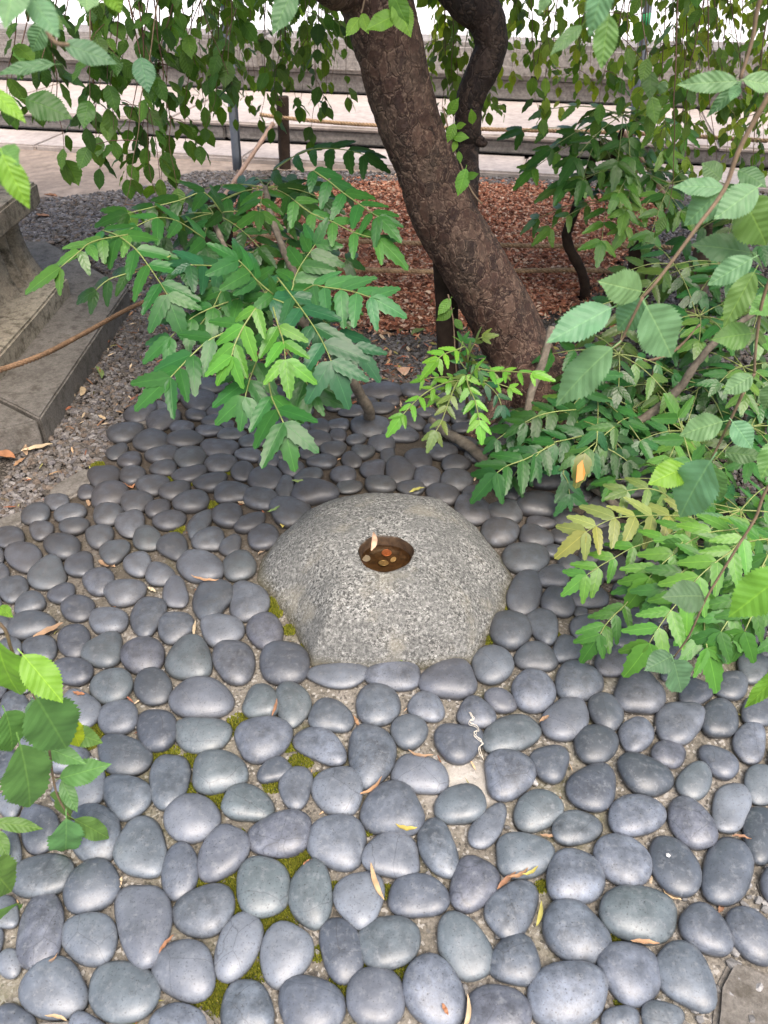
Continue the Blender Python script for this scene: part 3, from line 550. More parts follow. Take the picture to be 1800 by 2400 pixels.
# ---- mulch bed
def m_mulch():
    t = NT('mulch_soil'); P = t.pos(); n = t.noise(P, 18, 5, .7); c = t.ramp(n, [(.3, (.20, .085, .05)), (.7, (.34, .155, .095))]); t.bump(n, .8, .01); return t.base(c, .95, .2)
cx, cy = sum(p[0] for p in MU)/len(MU), sum(p[1] for p in MU)/len(MU)
mb = sheet('mulch_bed', MU, -.006, m_mulch(), .05, .012)
def flakes(name, P, n, size, palette, z, mat='chips', excl=(), asp=(.25, .7)):
    xs = [p[0] for p in P]; ys = [p[1] for p in P]; x = RS.uniform(min(xs), max(xs), n*4); y = RS.uniform(min(ys), max(ys), n*4); m = inpoly_np(x, y, P)
    for E in excl: m &= ~inpoly_np(x, y, E)
    x, y = x[m][:n], y[m][:n]; N = len(x)
    q = np.array([(-1, -.3, 0), (0, -.55, .12), (1, 0, 0), (.1, .55, .1), (-.9, .25, .05)])
    S = size*RS.uniform(.4, 1.5, N); A = RS.uniform(asp[0], asp[1], N)
    V = q[None]*np.stack([S, S*A*1.6, S], 1)[:, None]
    a = RS.uniform(0, 6.28, N)[:, None]; b = RS.normal(0, .5, N)[:, None]; c_ = RS.normal(0, .35, N)[:, None]
    X, Y, Z = V[..., 0], V[..., 1], V[..., 2]; Y, Z = Y*np.cos(b)-Z*np.sin(b), Y*np.sin(b)+Z*np.cos(b); X, Z = X*np.cos(c_)-Z*np.sin(c_), X*np.sin(c_)+Z*np.cos(c_)
    X, Y = X*np.cos(a)-Y*np.sin(a), X*np.sin(a)+Y*np.cos(a)
    V = np.stack([X+x[:, None], Y+y[:, None], Z+z+RS.uniform(0, size*.35, N)[:, None]], 2).reshape(-1, 3)
    F = (np.array([[0, 1, 2, 3, 4]])+(np.arange(N)*5)[:, None])
    pal = np.array(palette); C = pal[RS.randint(0, len(pal), N)]*RS.uniform(.65, 1.35, (N, 1)); C = np.concatenate([C, np.ones((N, 1))], 1).repeat(5, 0)
    return tag(mk(name, mesh(name, V, F, MAT[mat], False, cols=C)), kind='stuff')
RED = [(.36, .145, .08), (.44, .20, .12), (.27, .10, .055), (.50, .27, .17), (.33, .12, .065), (.55, .38, .27), (.15, .06, .038)]
tag(flakes('bark_mulch', MU, 42000, .0115, RED, .006), 'red brown bark mulch and leaves behind the leaning tree')
MU2 = gpoly([(u+(u-1060)*.07, v+(v-580)*.10) for u, v in MULCH_PX], 0)
tag(flakes('stray_mulch', MU2, 5000, .0115, RED, .0, excl=[MU]), 'stray mulch chips scattered round the mulch bed')
TAN = [(.30, .16, .09), (.40, .26, .15), (.19, .08, .05), (.24, .22, .07), (.47, .36, .24), (.28, .11, .06)]
tag(flakes('leaf_litter', gpoly([(560, 700), (700, 640), (1400, 640), (1650, 1160), (1200, 980), (700, 950), (420, 930), (560, 800)]), 2600, .013, TAN+RED, .004, asp=(.2, .5)), 'scattered dry leaf litter behind the cobbles')
tag(flakes('leaf_fragments', gpoly([(-60, 1240), (300, 985), (700, 900), (1200, 960), (1800, 1300), (1850, 2400), (-60, 2400)]), 420, .0085, TAN, .006, asp=(.12, .35)), 'small dry leaf fragments in the joints between the cobbles')
tag(flakes('gravel_litter', gpoly([(-80, 1265), (60, 1040), (310, 700), (160, 520), (600, 470), (430, 905), (300, 1000)]), 380, .014, TAN, .004, excl=[SLAB], asp=(.15, .4)), 'dry leaves scattered over the left gravel strip')

# ---- moss in the joints
MOSS = [(681,1748,18),(705,1788,22),(640,1842,20),(745,1824,12),(698,2001,34),(672,2030,22),(636,2153,42),(600,2165,28),(217,1712,16),(235,1725,18),(383,1766,26),(360,1775,16),(253,1824,14),(459,1781,24),(437,1853,18),(513,1871,26),(500,1860,20),(564,1701,28),(585,1730,16),(477,2063,26),(535,2066,26),(557,2106,30),(560,2140,24),(517,2325,34),(500,2350,34),(593,2253,32),(580,2290,30),(658,2152,36),(620,2190,30),(745,2235,16),(831,2177,26),(845,2190,16),(806,2318,30),(853,2268,24),(936,2278,30),(781,2087,16),(694,2032,26),(905,2090,16),(1460,2358,16),(1435,2206,16),(634,1420,18),(630,1412,16),(645,1440,14),(680,1477,14),(708,1524,12),(1186,1401,18),(1192,1388,14),(1175,1420,16),(1160,1441,16),(1142,1481,14),(1140,1500,14),(482,1077,22),(536,1106,12),(446,1131,14),(497,1184,12),(417,1243,14),(395,1127,10),(1270,2080,14),(865,1950,10),(560,1960,14),(700,1960,18),(715,2000,20),(230,1092,12),(845,1560,14),(1005,1560,12),(210,1745,16),(615,1500,10),(300,2390,18),(440,2365,16),(1300,1490,10)]
mv = []; mc = []
for u, v, r in MOSS:
    g0 = gnd(u, v); rw = pxm(r*1.3, g0)
    for k in range(int(520*(rw/.022)**1.6)):
        a = random.uniform(0, 6.28); q = rw*math.sqrt(random.random())*(1+.35*noise.noise(Vector((math.cos(a)*1.5+u, math.sin(a)*1.5, v))))
        x, y = g0.x+q*math.cos(a), g0.y+q*math.sin(a)*.9; h = random.uniform(.004, .012)*(1.15-q/rw*.6); s = .0016
        b = random.uniform(0, 6.28)
        for m in range(3): mv.append((x+s*math.cos(b+2.09*m), y+s*math.sin(b+2.09*m), .0015))
        mv.append((x+random.uniform(-.002, .002), y+random.uniform(-.002, .002), .002+h))
        c = random.choice([(.13, .15, .014), (.19, .20, .020), (.085, .10, .014), (.24, .23, .03)]); mc += [(*c, 1)]*4
nb = len(mv)//4; mf = (np.array([[0, 1, 3], [1, 2, 3], [2, 0, 3]])[None]+(np.arange(nb)*4)[:, None, None]).reshape(-1, 3)
tag(mk('moss', mesh('moss', np.array(mv), mf, MAT['moss'], False, cols=mc)), 'green moss cushions growing in the joints of the cobbles', kind='stuff')

# ================================================================ THE BASIN STONE
OUTP = [(728, 1566), (690, 1478), (640, 1408), (601, 1362), (606, 1322), (648, 1262), (710, 1205), (785, 1176), (870, 1168), (965, 1170), (1050, 1186), (1125, 1248), (1183, 1318), (1207, 1362), (1190, 1420), (1150, 1492), (1110, 1558), (1000, 1573), (860, 1577)]
FOOT = [gnd(u, v, 0) for u, v in OUTP]
HC = gnd(904, 1290, .150); HR = .063
rock = thing('basin_stone', 'large pale grey six sided granite stone with a round water hole, set among dark cobbles', 'basin stone', (HC.x, HC.y, 0))
def foot_r(a):
    best = 1e9; d = Vector((math.cos(a), math.sin(a), 0))
    for i in range(len(FOOT)):
        p = FOOT[i]-Vector((HC.x, HC.y, 0)); q = FOOT[(i+1) % len(FOOT)]-Vector((HC.x, HC.y, 0)); e = q-p
        den = d.x*e.y-d.y*e.x
        if abs(den) < 1e-9: continue
        t = (p.x*e.y-p.y*e.x)/den; s = (p.x*d.y-p.y*d.x)/den
        if t > 0 and -.001 <= s <= 1.001: best = min(best, t)
    return best
NA = 200; rads = [foot_r(2*math.pi*i/NA) for i in range(NA)]
for _ in range(1): rads = [(rads[i-1]+2*rads[i]+rads[(i+1) % NA])/4 for i in range(NA)]
vs = []; fs = []; ss = [0, .01, .025, .05, .09, .14, .2, .27, .34, .41, .48, .55, .62, .69, .75, .81, .86, .9, .935, .965, .985, 1.0, 1.0]
HT = .146
for k, s in enumerate(ss):
    for i in range(NA):
        a = 2*math.pi*i/NA; Rm = rads[i]*1.0; hr = HR*(1+.035*math.sin(a*3+1)+.012*math.sin(a*7))
        r = hr+(Rm-hr)*s
        f_ = max(0, min(1, (-math.sin(a)-.15)/.8)); f_ = f_*f_*(3-2*f_)      # 1 on the steep front
        p = 2.75+.25*f_-1.0*abs(math.cos(a+.06))**7; z = HT*(1-s**p)**(1.0-.15*f_)
        z -= .004*math.exp(-((s)/.02)**2)
        # two soft ridges run to the side corners
        x, y = r*math.cos(a), r*math.sin(a); q = Vector((x+3, y, z))
        z += (noise.noise(q*5)*.010+noise.noise(q*13)*.005)*min(1, s*3)*(1-s)**.3
        if k == len(ss)-1: z = -.03
        d = noise.noise(q*45)*.0016+noise.noise(q*100)*.0009+noise.noise(q*18)*.0025
        vs.append((x+d*math.cos(a), y+d*math.sin(a), z+d))
for k in range(len(ss)-1):
    for i in range(NA):
        a_, b_ = k*NA+i, k*NA+(i+1) % NA; fs.append((b_, a_, a_+NA, b_+NA))
mk('rock_body', mesh('rock_body', vs, fs, MAT['granite']), None, rock)
def m_hole():
    t = NT('hole_lining'); P = t.pos(); n = t.noise(P, 60, 5, .7)
    z = t.math('ADD', t.sep(P)[2], t.math('MULTIPLY', n, .012))
    c = t.ramp(n, [(.3, (.025, .014, .008)), (.7, (.10, .062, .034))])
    c = t.mix(t.ramp(t.math('MULTIPLY', z, 5), [(.835, 0.), (.885, 1.)]), c, (.20, .19, .165)); t.bump(n, .8, .003); return t.base(c, .45, .5)
vs = []; fs = []
prof = [(1.0, 0), (.97, -.006), (.95, -.014), (.94, -.024), (.90, -.034), (.78, -.039), (.5, -.040), (.2, -.041), (.02, -.041)]
for r_, z_ in prof:
    for i in range(NA//2):
        a = 4*math.pi*i/NA; hr = HR*(1+.035*math.sin(a*3+1)+.012*math.sin(a*7)); q = Vector((math.cos(a)*r_, math.sin(a)*r_, z_*20))
        vs.append((hr*r_*math.cos(a), hr*r_*math.sin(a), HT-.003+z_+noise.noise(q*4)*.002*(z_ < -.01)))
n_ = NA//2
for k in range(len(prof)-1):
    for i in range(n_): fs.append((k*n_+i, k*n_+(i+1) % n_, (k+1)*n_+(i+1) % n_, (k+1)*n_+i))
mk('hole', mesh('hole', vs, fs, m_hole()), None, rock)
def m_water():
    t = NT('clear_water'); n = t.noise(t.pos(), 30, 2, .5); t.bump(n, .12, .001)
    g = t.n.new('ShaderNodeBsdfGlossy'); g.inputs['Roughness'].default_value = .03
    tr = t.n.new('ShaderNodeBsdfTransparent'); tr.inputs[0].default_value = (.80, .70, .55, 1)
    f = t.n.new('ShaderNodeFresnel'); f.inputs[0].default_value = 1.33; ms = t.n.new('ShaderNodeMixShader')
    t.l(f.outputs[0], ms.inputs[0]); t.l(tr.outputs[0], ms.inputs[1]); t.l(g.outputs[0], ms.inputs[2]); t.l(ms.outputs[0], t.out.inputs[0]); return t.m
wz = HT-.003-.026
vs = [(HR*.96*math.cos(2*math.pi*i/40), HR*.96*math.sin(2*math.pi*i/40), wz) for i in range(40)]
w_ = mk('water', mesh('water', vs, [tuple(range(40))], m_water(), False), None, rock)
# coins
def coin(px, r, col, label, tilt, mot):
    z = HT-.003-.0375; p = gnd(px[0], px[1], z)
    t = NT('coin_metal'); n = t.noise(t.coord('Object'), 300, 3); t.set(t.b.inputs['Metallic'], .55); t.bump(n, .3, .0004); m = t.base(t.mix(.4, col, t.ramp(n, [(.3, .2), (.7, .8)]), 'OVERLAY'), .35, .5)
    import bmesh
    vs = []; fs = []; S = 40; pr = [(0, -.0008), (.97, -.0008), (1, -.0004), (1, .0006), (.97, .0009), (.9, .0009), (.86, .0004), (.5, .0004)]
    for r_, z_ in pr:
        for i in range(S): vs.append((r*r_*math.cos(2*math.pi*i/S), r*r_*math.sin(2*math.pi*i/S), z_))
    for k in range(len(pr)-1):
        for i in range(S): fs.append((k*S+i, k*S+(i+1) % S, (k+1)*S+(i+1) % S, (k+1)*S+i))
    fs.append(tuple((len(pr)-1)*S+i for i in range(S)))
    # raised motif: small bars in the middle of the face
    for (x0, x1, y0, y1) in mot:
        o = len(vs)
        for z_ in (.0004, .0009):
            vs += [(r*x0, r*y0, z_), (r*x1, r*y0, z_), (r*x1, r*y1, z_), (r*x0, r*y1, z_)]
        fs += [(o+4, o+5, o+6, o+7), (o, o+1, o+5, o+4), (o+1, o+2, o+6, o+5), (o+2, o+3, o+7, o+6), (o+3, o, o+4, o+7)]
    c = mk('coin', mesh('coin', vs, fs, m, False)); c.location = p+Vector((0, 0, .002)); c.rotation_euler = tilt
    tag(c, label, 'coin', 'coins lying in the water hole')
one = [(-.06, .06, -.4, .4), (-.25, .25, -.5, -.4), (-.2, -.06, .25, .35)]
coin((858, 1310), .0103, (.62, .64, .66), 'silver coin lying at the left rim of the water hole', (.05, .08, 0), one)
coin((906, 1297), .0118, (.55, .22, .12), 'copper coin lying in the middle of the water hole', (.03, .0, .3), [(-.35, -.23, -.35, .35), (.0, .12, -.35, .35), (.3, .42, -.35, .35), (.12, .3, .25, .35), (.12, .3, -.35, -.25)])
coin((899, 1321), .0118, (.42, .36, .22), 'dull brass coin at the front rim of the water hole', (-.15, .1, .5), one)
coin((922, 1313), .0075, (.72, .64, .42), 'small cream coloured coin beside the dull brass coin', (.1, -.5, 0), [(-.2, .2, -.1, .1)])

# ================================================================ FAR TERRACE, PATH AND KERB
YAW = R(-12.4); TO = Vector((0, 5.63, 0))
terr = thing('stone_terrace', 'long pale granite step and low wall running across behind the trees', 'stone terrace', TO); terr.rotation_euler.z = YAW
def blocks(name, x0, x1, y0, y1, z0, z1, mat, lens, bev=.012, gap=.006, rough=.004, seed=1):
    rr = random.Random(seed); x = x0
    while x < x1:
        L = rr.uniform(*lens); bm = box_vf(x+gap/2, x+L-gap/2, y0+rr.uniform(-.004, .004), y1, z0, z1+rr.uniform(-.002, .002), bev)
        mk(name, bm_mesh(name, bm, mat, False, rough, 2), None, terr); x += L
blocks('kerb_block', -7, 7, -.42, -.004, -.03, .03, MAT['pale'], (1.4, 1.9), seed=3)
blocks('riser_block', -7, 7, .03, .26, .03, .118, MAT['wall'], (1.0, 1.5), seed=4, rough=.006)
blocks('tread_block', -7, 7, .0, 1.15, .120, .150, MAT['pale'], (1.5, 2.1), seed=5)
blocks('wall_block', -7, 7, 1.18, 1.5, .152, .292, MAT['wall'], (1.1, 1.7), seed=6, rough=.006)
blocks('coping_block', -7, 7, 1.10, 1.6, .298, .53, MAT['wall'], (1.8, 2.6), .03, seed=7, rough=.008)
def rot2(x, y): return (TO.x+x*math.cos(YAW)-y*math.sin(YAW), TO.y+x*math.sin(YAW)+y*math.cos(YAW))
m_pl = m_simple('plaza_paving', (.72, .70, .68), .8, .3, .15, 6, .2, .003)
sheet('plaza', [rot2(-80, 1.55), rot2(80, 1.55), rot2(200, 300), rot2(-200, 300)], .51, m_pl)
sheet('path', gpoly([(-400, 330), (0, 330), (600, 366), (1500, 408), (2300, 440), (2300, 470), (1500, 424), (700, 396), (480, 402), (350, 447), (180, 472), (-400, 500)]), -.006, MAT['soil'], .05, .006)

# ================================================================ MONUMENT BASE (left)
mon = thing('stone_monument', 'weathered stone monument base with carved legs and stepped paving at the left edge', 'monument', (-1.8, 2.6, 0))
mo = Vector((1.8, -2.6, 0))
def mp(pts): return [(x+1.8, y-2.6) for x, y in pts]
# lower paving stones, mitred at the corner
mk('paving_slab', prism('paving_slab', mp([(-1.05, 2.024), (-1.05, 3.05), (-1.58, 3.62), (-1.75, 3.62), (-1.75, 2.52)]), -.02, .082, MAT['slab'], .006, .0025, 6), None, mon)
mk('paving_slab', prism('paving_slab', mp([(-1.055, 2.015), (-1.755, 2.512), (-3.0, 2.512), (-3.0, 1.90), (-1.2, 1.93)]), -.02, .080, MAT['slab'], .006, .0025, 6), None, mon)
mk('paving_slab', prism('paving_slab', mp([(-1.76, 2.52), (-1.76, 3.62), (-3.0, 3.62), (-3.0, 2.52)]), -.02, .078, MAT['slab'], .006, .0025, 4), None, mon)
mk('plinth_step', prism('plinth_step', mp([(-1.262, 1.6), (-1.262, 2.99), (-2.8, 2.99), (-2.8, 1.6)]), .070, .152, MAT['step'], .008, .004, 10), None, mon)
# body with carved grooves
vs = []; fs = []; NZ = 16; pts = []
def bodyline(s, z):
    # section of the carved side; s metres from the far corner towards the camera
    h_ = min(1, max(0, (z-.15)/.235))
    fl = .045*(1-h_)**2.2+.012*h_**3; groove = 0
    for g0, wd, dp in ((.085, .022, .055), (.165, .020, .075), (.36, .075, .035), (.535, .022, .075), (.61, .022, .055), (.82, .08, .03)):
        groove -= dp*math.exp(-((s-g0-.03*(1-h_)**2)/wd)**2)*(1 if h_ < .82 else max(0, (1-h_)/.18))
    return -1.43+fl+groove
NS = 110
for k in range(NZ+1):
    z = .150+(.385-.150)*k/NZ
    for i in range(NS+1):
        s = i*.0125; x = bodyline(s, z); q = Vector((x*3, s*6, z*6))
        yb = 3.05+.5*(x+1.43)*.6
        vs.append((x+noise.noise(q*2)*.004+1.8, yb-s-2.6, z))
    vs.append((-2.6+1.8, 3.05+.25*(bodyline(0, z)+1.43)-2.6, z))
W_ = NS+2
for k in range(NZ):
    for i in range(NS): a = k*W_+i; fs.append((a+1, a, a+W_, a+W_+1))
    a = k*W_; b = k*W_+NS+1; fs.append((a, b, b+W_, a+W_))
mk('carved_body', mesh('carved_body', vs, fs, MAT['stone']), None, mon)
bm = box_vf(-2.7+1.8, -1.352+1.8, 1.6-2.6, 3.155-2.6, .385, .472, .010); mk('cap_slab', bm_mesh('cap_slab', bm, MAT['stone'], False, .004, 10), None, mon)

# ================================================================ POSTS, STAKES, ROPES, POLES
def woodpost(px_t, px_b, wpx, mat, label, cat='post', Yb=None, name='wooden_post', group='old wooden posts', rough=.004, seg=18):
    b = gnd(*px_b) if Yb is None else at(px_b[0], px_b[1], Yb); Y = b.y; t_ = at(px_t[0], px_t[1], Y); r = pxm(wpx, b)/2
    root = thing(name, label, cat, (b.x, b.y, 0), group)
    def disp(p, t, a): return r*.16*noise.noise(Vector((math.cos(a)*2.2+b.x*7, math.sin(a)*2.2, p.z*3)))+r*.10*noise.noise(Vector((math.cos(a)*6, math.sin(a)*6+b.x, p.z*9)))
    o = Vector((b.x, b.y, 0)); pts = [Vector((b.x, b.y, -.02))+(t_-b)*0, b.lerp(t_, .33), b.lerp(t_, .66), t_-Vector((0, 0, .006)), t_]
    tube('shaft', pts, [r*1.05, r, r*.98, r*.97, r*.80], mat, root, seg, 6, disp, o)
    return root, b, t_
woodpost((508, 472), (508, 742), 72, MAT['post'], 'thick dark wooden post behind the left shrub, near the stone monument')
woodpost((662, 228), (668, 392), 27, MAT['post'], 'thin dark wooden post standing before the far step, left of the tree')
woodpost((1672, 530), (1612, 735), 54, MAT['greypost'], 'leaning grey split post at the right behind the near leaves')
woodpost((1502, 560), (1494, 690), 50, MAT['post'], 'dark leaning post at the right end of the mulch bed')
woodpost((1040, 560), (1052, 893), 50, MAT['post'], 'dark square stake propping the leaning tree trunk', 'prop', name='tree_prop', group=None, seg=10)
def cane(p0, p1, wpx, label):
    root = thing('cane', label, 'cane', p1, 'slanting tan canes'); r = pxm(wpx, p0)/2
    def disp(p, t, a): return r*.18*(1 if (t*7) % 1 < .06 else 0)
    tube('cane_rod', [p0, p0.lerp(p1, .5)+Vector((.004, 0, .004)), p1], [r, r*.95, r*.9], MAT['bamboo'], root, 8, 14, disp, p1)
cane(at(640, 290, 5.0), gnd(516, 474, 0), 10, 'slanting tan cane leaning left of the thin dark post')
cane(at(1462, 310, 4.6), gnd(1572, 480, 0), 13, 'slanting tan cane inside the right background shrub')
def pole(pt, pb, Y, wpx, bands, label):
    b = at(pb[0], pb[1], Y); t_ = at(pt[0], pt[1], Y); root = thing('metal_pole', label, 'pole', b, 'grey metal support poles'); r = pxm(wpx, b)/2
    tube('tube', [b, b.lerp(t_, .5), t_], r, MAT['steel'], root, 14, 4, None, b)
    e = Vector((r*1.05, -r*.5, 0)); tube('rib', [b+e, t_+e], r*.22, MAT['steel'], root, 6, 0, None, b)
    for f0, f1, m in bands: tube('band', [b.lerp(t_, f0), b.lerp(t_, f1)], r*1.25, m, root, 14, 0, None, b)
pole((522, -60), (556, 397), 5.2, 20, [(.455, .487, MAT['black']), (.86, .93, MAT['green'])], 'grey metal pole with a black band at the left before the far wall')
pole((1526, -60), (1478, 330), 5.1, 16, [(.70, .79, MAT['green'])], 'grey metal pole with green tape behind the right hanging leaves')
def rope(name, pts, r, label, seg=None):
    o = Vector(pts[0]); x = rope_mesh(name, pts, r, MAT['brownrope' if 'left' in label else 'rope'], None, o); x.location = o; tag(x, label, 'rope', 'brown hemp ropes')
rope('rope', [at(-60, 886, 1.85), at(90, 836, 2.05), at(200, 780, 2.35), at(325, 713, 2.75), at(480, 655, 2.97)], .0085, 'brown hemp rope across the monument steps at the left')
rope('rope', [at(520, 545, 3.4), at(700, 560, 3.55), at(980, 570, 3.65), at(1300, 577, 3.6), at(1500, 577, 3.55), at(1670, 585, 3.3)], .0115, 'upper brown rope over the mulch bed')
rope('rope', [at(520, 600, 3.1), at(700, 622, 3.2), at(850, 632, 3.25), at(1080, 637, 3.3), at(1350, 633, 3.3), at(1495, 640, 3.3)], .0115, 'lower brown rope over the mulch bed')
rope('rope', [at(610, 268, 5.25), at(664, 276, 5.2), at(850, 292, 5.2), at(1150, 303, 5.0), at(1480, 312, 4.8), at(1800, 330, 4.5)], .012, 'far thin rope in front of the stone step')
# ================================================================ LEAVES
def leaf_mesh(name, mat, kind, n, teeth_amp, wid, fold=.22, curl=.25, strips=2, wav=.02, seed=0, spiny=0):
    rr = random.Random(seed); vs = []; uv = []; fs = []
    st = []
    if spiny:
        # few large spines per side: stations alternate spine / bay
        k = spiny; ts = [0]
        for i in range(k):
            a = .06+.86*i/k; ts += [a+.05, a+.86/k*.62, a+.86/k*.92]
        ts += [1.0]; typ = ['e']+['b', 'b2', 's']*k+['e']
    else:
        ts = []; typ = []
        for i in range(n+1):
            ts.append(i/n); typ.append('s')
            if i < n: ts.append((i+.25)/n); typ.append('b')
    def prof(t):
        if kind == 'cherry': w = math.sin(math.pi*min(1, t)**.80)**.85*(1-.0*t); w *= 1 if t < .70 else (1-((t-.70)/.30)**1.25*.42)
        elif kind == 'maho': w = min(1, (t/.16)**.55)*(1-max(0, (t-.38)/.62)**1.9)**.9 if t < 1 else 0
        else: w = math.sin(math.pi*t**.9)
        return max(w, 0)
    rows = []
    for t, ty in zip(ts, typ):
        w = prof(t)*wid/2; tt = t; wo = w
        if ty == 's' and 0 < t < 1: wo = w*(1+teeth_amp) if not spiny else w+teeth_amp*wid*.25; tt = t+(.012 if not spiny else .035)
        if ty == 'b' and 0 < t < 1: wo = w*(1-teeth_amp*(.15 if spiny else .5))
        if ty == 'b2': wo = w
        row = []
        for sgn in ([-1, 1]):
            for j in range(strips, 0, -1):
                f = j/strips; x = sgn*(wo if j == strips else w*f); y = tt if j == strips else t
                row.append((sgn, j, x, y))
        rows.append((t, row, w))
    def zf(x, y, s):
        xx = abs(x)/(wid/2)
        return fold*abs(x)*(1-.35*xx)-curl*y*y*.5-(curl*.5)*xx*xx*wid*.35+wav*math.sin(y*15+s*1.3+seed)*xx
    idx = []
    for t, row, w in rows:
        L = [r for r in row if r[0] < 0]; Rr = sorted([r for r in row if r[0] > 0], key=lambda r: r[1])
        seq = L+[(0, 0, 0, t)]+Rr; ids = []
        if w < 1e-4:
            vs.append((0, t, zf(0, t, 0))); uv.append((.5, t)); idx.append([len(vs)-1]*len(seq)); continue
        for sg, j, x, y in seq:
            ids.append(len(vs)); vs.append((x, y, zf(x, y, sg))); uv.append((.5+x/wid, y))
        idx.append(ids)
    for a, b in zip(idx, idx[1:]):
        for k in range(len(a)-1):
            q = [a[k], a[k+1], b[k+1], b[k]]; u = []
            for z in q:
                if z not in u: u.append(z)
            if len(u) >= 3: fs.append(tuple(u))
    # short petiole
    if kind == 'cherry':
        o = len(vs); w = .010
        vs += [(-w, -.13, -.02), (w, -.13, -.02), (w*.7, .01, 0), (-w*.7, .01, 0)]; uv += [(.5, 0)]*4; fs.append((o, o+1, o+2, o+3))
    return mesh(name, vs, fs, mat, True, None, uv), np.array(vs), fs, uv
CH = [leaf_mesh('cherry_leaf', MAT['cherry'], 'cherry', 18, .085, w, f, c, 2, .03, s)[0] for w, f, c, s in ((.56, .22, .22, 1), (.62, .16, .35, 2), (.52, .35, .12, 3), (.58, .28, .5, 4))]
CHm = [leaf_mesh('cherry_leaf', MAT['cherry'], 'cherry', 7, .06, w, f, c, 1, .03, s)[0] for w, f, c, s in ((.55, .25, .3, 1), (.60, .2, .5, 2), (.50, .4, .15, 3))]
CHs = [leaf_mesh('cl', MAT['cherry_a'], 'cherry', 4, .0, w, f, c, 1, .04, s) for w, f, c, s in ((.55, .3, .3, 1), (.6, .2, .6, 2))]
MH = [leaf_mesh('leaflet', MAT['maho'], 'maho', 0, .24, w, f, c, 2, .0, s, sp)[0] for w, f, c, s, sp in ((.38, .30, .22, 1, 5), (.41, .22, .35, 2, 4), (.36, .36, .12, 3, 5), (.40, .26, .45, 4, 4))]
MHs = [leaf_mesh('ml', MAT['maho_a'], 'maho', 0, .12, w, f, c, 1, .0, s, 3) for w, f, c, s in ((.42, .3, .3, 1), (.46, .2, .6, 2))]
def leafM(base, tip, nrm, ws=1.0):
    d = tip-base; L = d.length; y = d.normalized(); z = (nrm-y*nrm.dot(y))
    if z.length < 1e-3: z = Vector((0, -1, .3))-y*Vector((0, -1, .3)).dot(y)
    z.normalize(); x = y.cross(z)
    return Matrix(((x.x*L*ws, y.x*L, z.x*L, base.x), (x.y*L*ws, y.y*L, z.y*L, base.y), (x.z*L*ws, y.z*L, z.z*L, base.z), (0, 0, 0, 1)))
class Foliage:
    """collects leaves of one plant; the 300 that show largest become parts, the rest one mass"""
    def __init__(s, root, near, massed, name='leaf', cap=300):
        s.root = root; s.near = near; s.massed = massed; s.L = []; s.name = name; s.cap = cap
    def add(s, base, tip, nrm, col, ws=1.0, force=False):
        c = (base+tip)/2; u, v = topx(c) if zdepth(c) > .1 else (-9999, 0)
        vis = -60 < u < 1860 and -60 < v < 2460 and zdepth(c) > .1
        px = (tip-base).length/max(zdepth(c), .1)*FPX if vis else 0
        s.L.append((1e9 if force else px, base, tip, nrm, col, ws))
    def build(s, minpx=9):
        s.L.sort(key=lambda l: -l[0]); rest = []
        for k, (px, b, t, n, col, ws) in enumerate(s.L):
            M = leafM(b, t, n, ws)
            if k < s.cap and px > minpx:
                me = random.choice(s.near if px > 62 or len(s.near) < 4 or s.near is MH else CHm)
                o = mk(s.name, me, None, s.root, local(s.root, M), col)
            else: rest.append((M, col))
        if rest:
            V = []; F = []; C = []; U = []; off = 0; o = Vector(s.root.location)
            T = [(m[1], m[2], m[3]) for m in s.massed]
            for M, col in rest:
                tv, tf, tu = random.choice(T); A = np.array(M); v = tv@A[:3, :3].T+A[:3, 3]-np.array(o)
                V.append(v); F += [tuple(q+off for q in f) for f in tf]; C.append(np.tile([*col[:3], 1], (len(tv), 1))); U += tu; off += len(tv)
            tag(mk('leaf_mass', mesh('leaf_mass', np.concatenate(V), F, s.massed[0][0].materials[0], True, np.concatenate(C), U), None, s.root), kind='stuff')
def vary(c, a=.25):
    k = random.uniform(1-a, 1+a); h = random.uniform(-.12, .12)
    return (c[0]*k*(1+h), c[1]*k, c[2]*k*(1-h))
rv = lambda s: Vector((random.gauss(0, s), random.gauss(0, s), random.gauss(0, s)))
DARKC, MIDC, BRC, SHEENC, YELC = (.042, .105, .017), (.070, .155, .025), (.13, .28, .035), (.125, .25, .11), (.36, .45, .02)  # the mint green carries the sky sheen of near leaves in its colour

# ================================================================ THE LEANING CHERRY TREE
YT = 2.30
tb = gnd(1300, 985, 0); tree = thing('weeping_cherry_tree', 'leaning weeping cherry tree with flaking dark brown bark and hanging leafy strands', 'tree', (tb.x, tb.y, 0))
spec = [(985, 1306, 250), (955, 1292, 205), (920, 1268, 182), (860, 1237, 172), (800, 1207, 170), (700, 1152, 180), (600, 1094, 174), (500, 1040, 170), (400, 1001, 166), (300, 962, 167), (200, 935, 174), (100, 910, 180), (0, 880, 186), (-120, 845, 190), (-300, 800, 190)]
pts = []; rad = []
for v, u, wpx in spec:
    Y = min(YT, 2.19+(985-v)*.0006); p = at(u, v, Y)
    if v == 985: p.z = -.03
    pts.append(p); rad.append(pxm(wpx*.87, p)/2)
def barkdisp(p, t, a):
    q = Vector((p.x, p.y, p.z*.62)); q2 = q+noise.noise_vector(q*22)*.012
    d, c = noise.voronoi(q2*34); e = d[1]-d[0]
    w = min(e/.22, 1); cell = noise.noise(c[0]*3.1)
    return -.0006*(1-w)**1.5+cell*.0042+noise.noise(q*8)*.008+noise.noise(q*90)*.0015
trunk = tube('trunk', pts, rad, MAT['bark'], tree, 150, 26, barkdisp, tree.location)
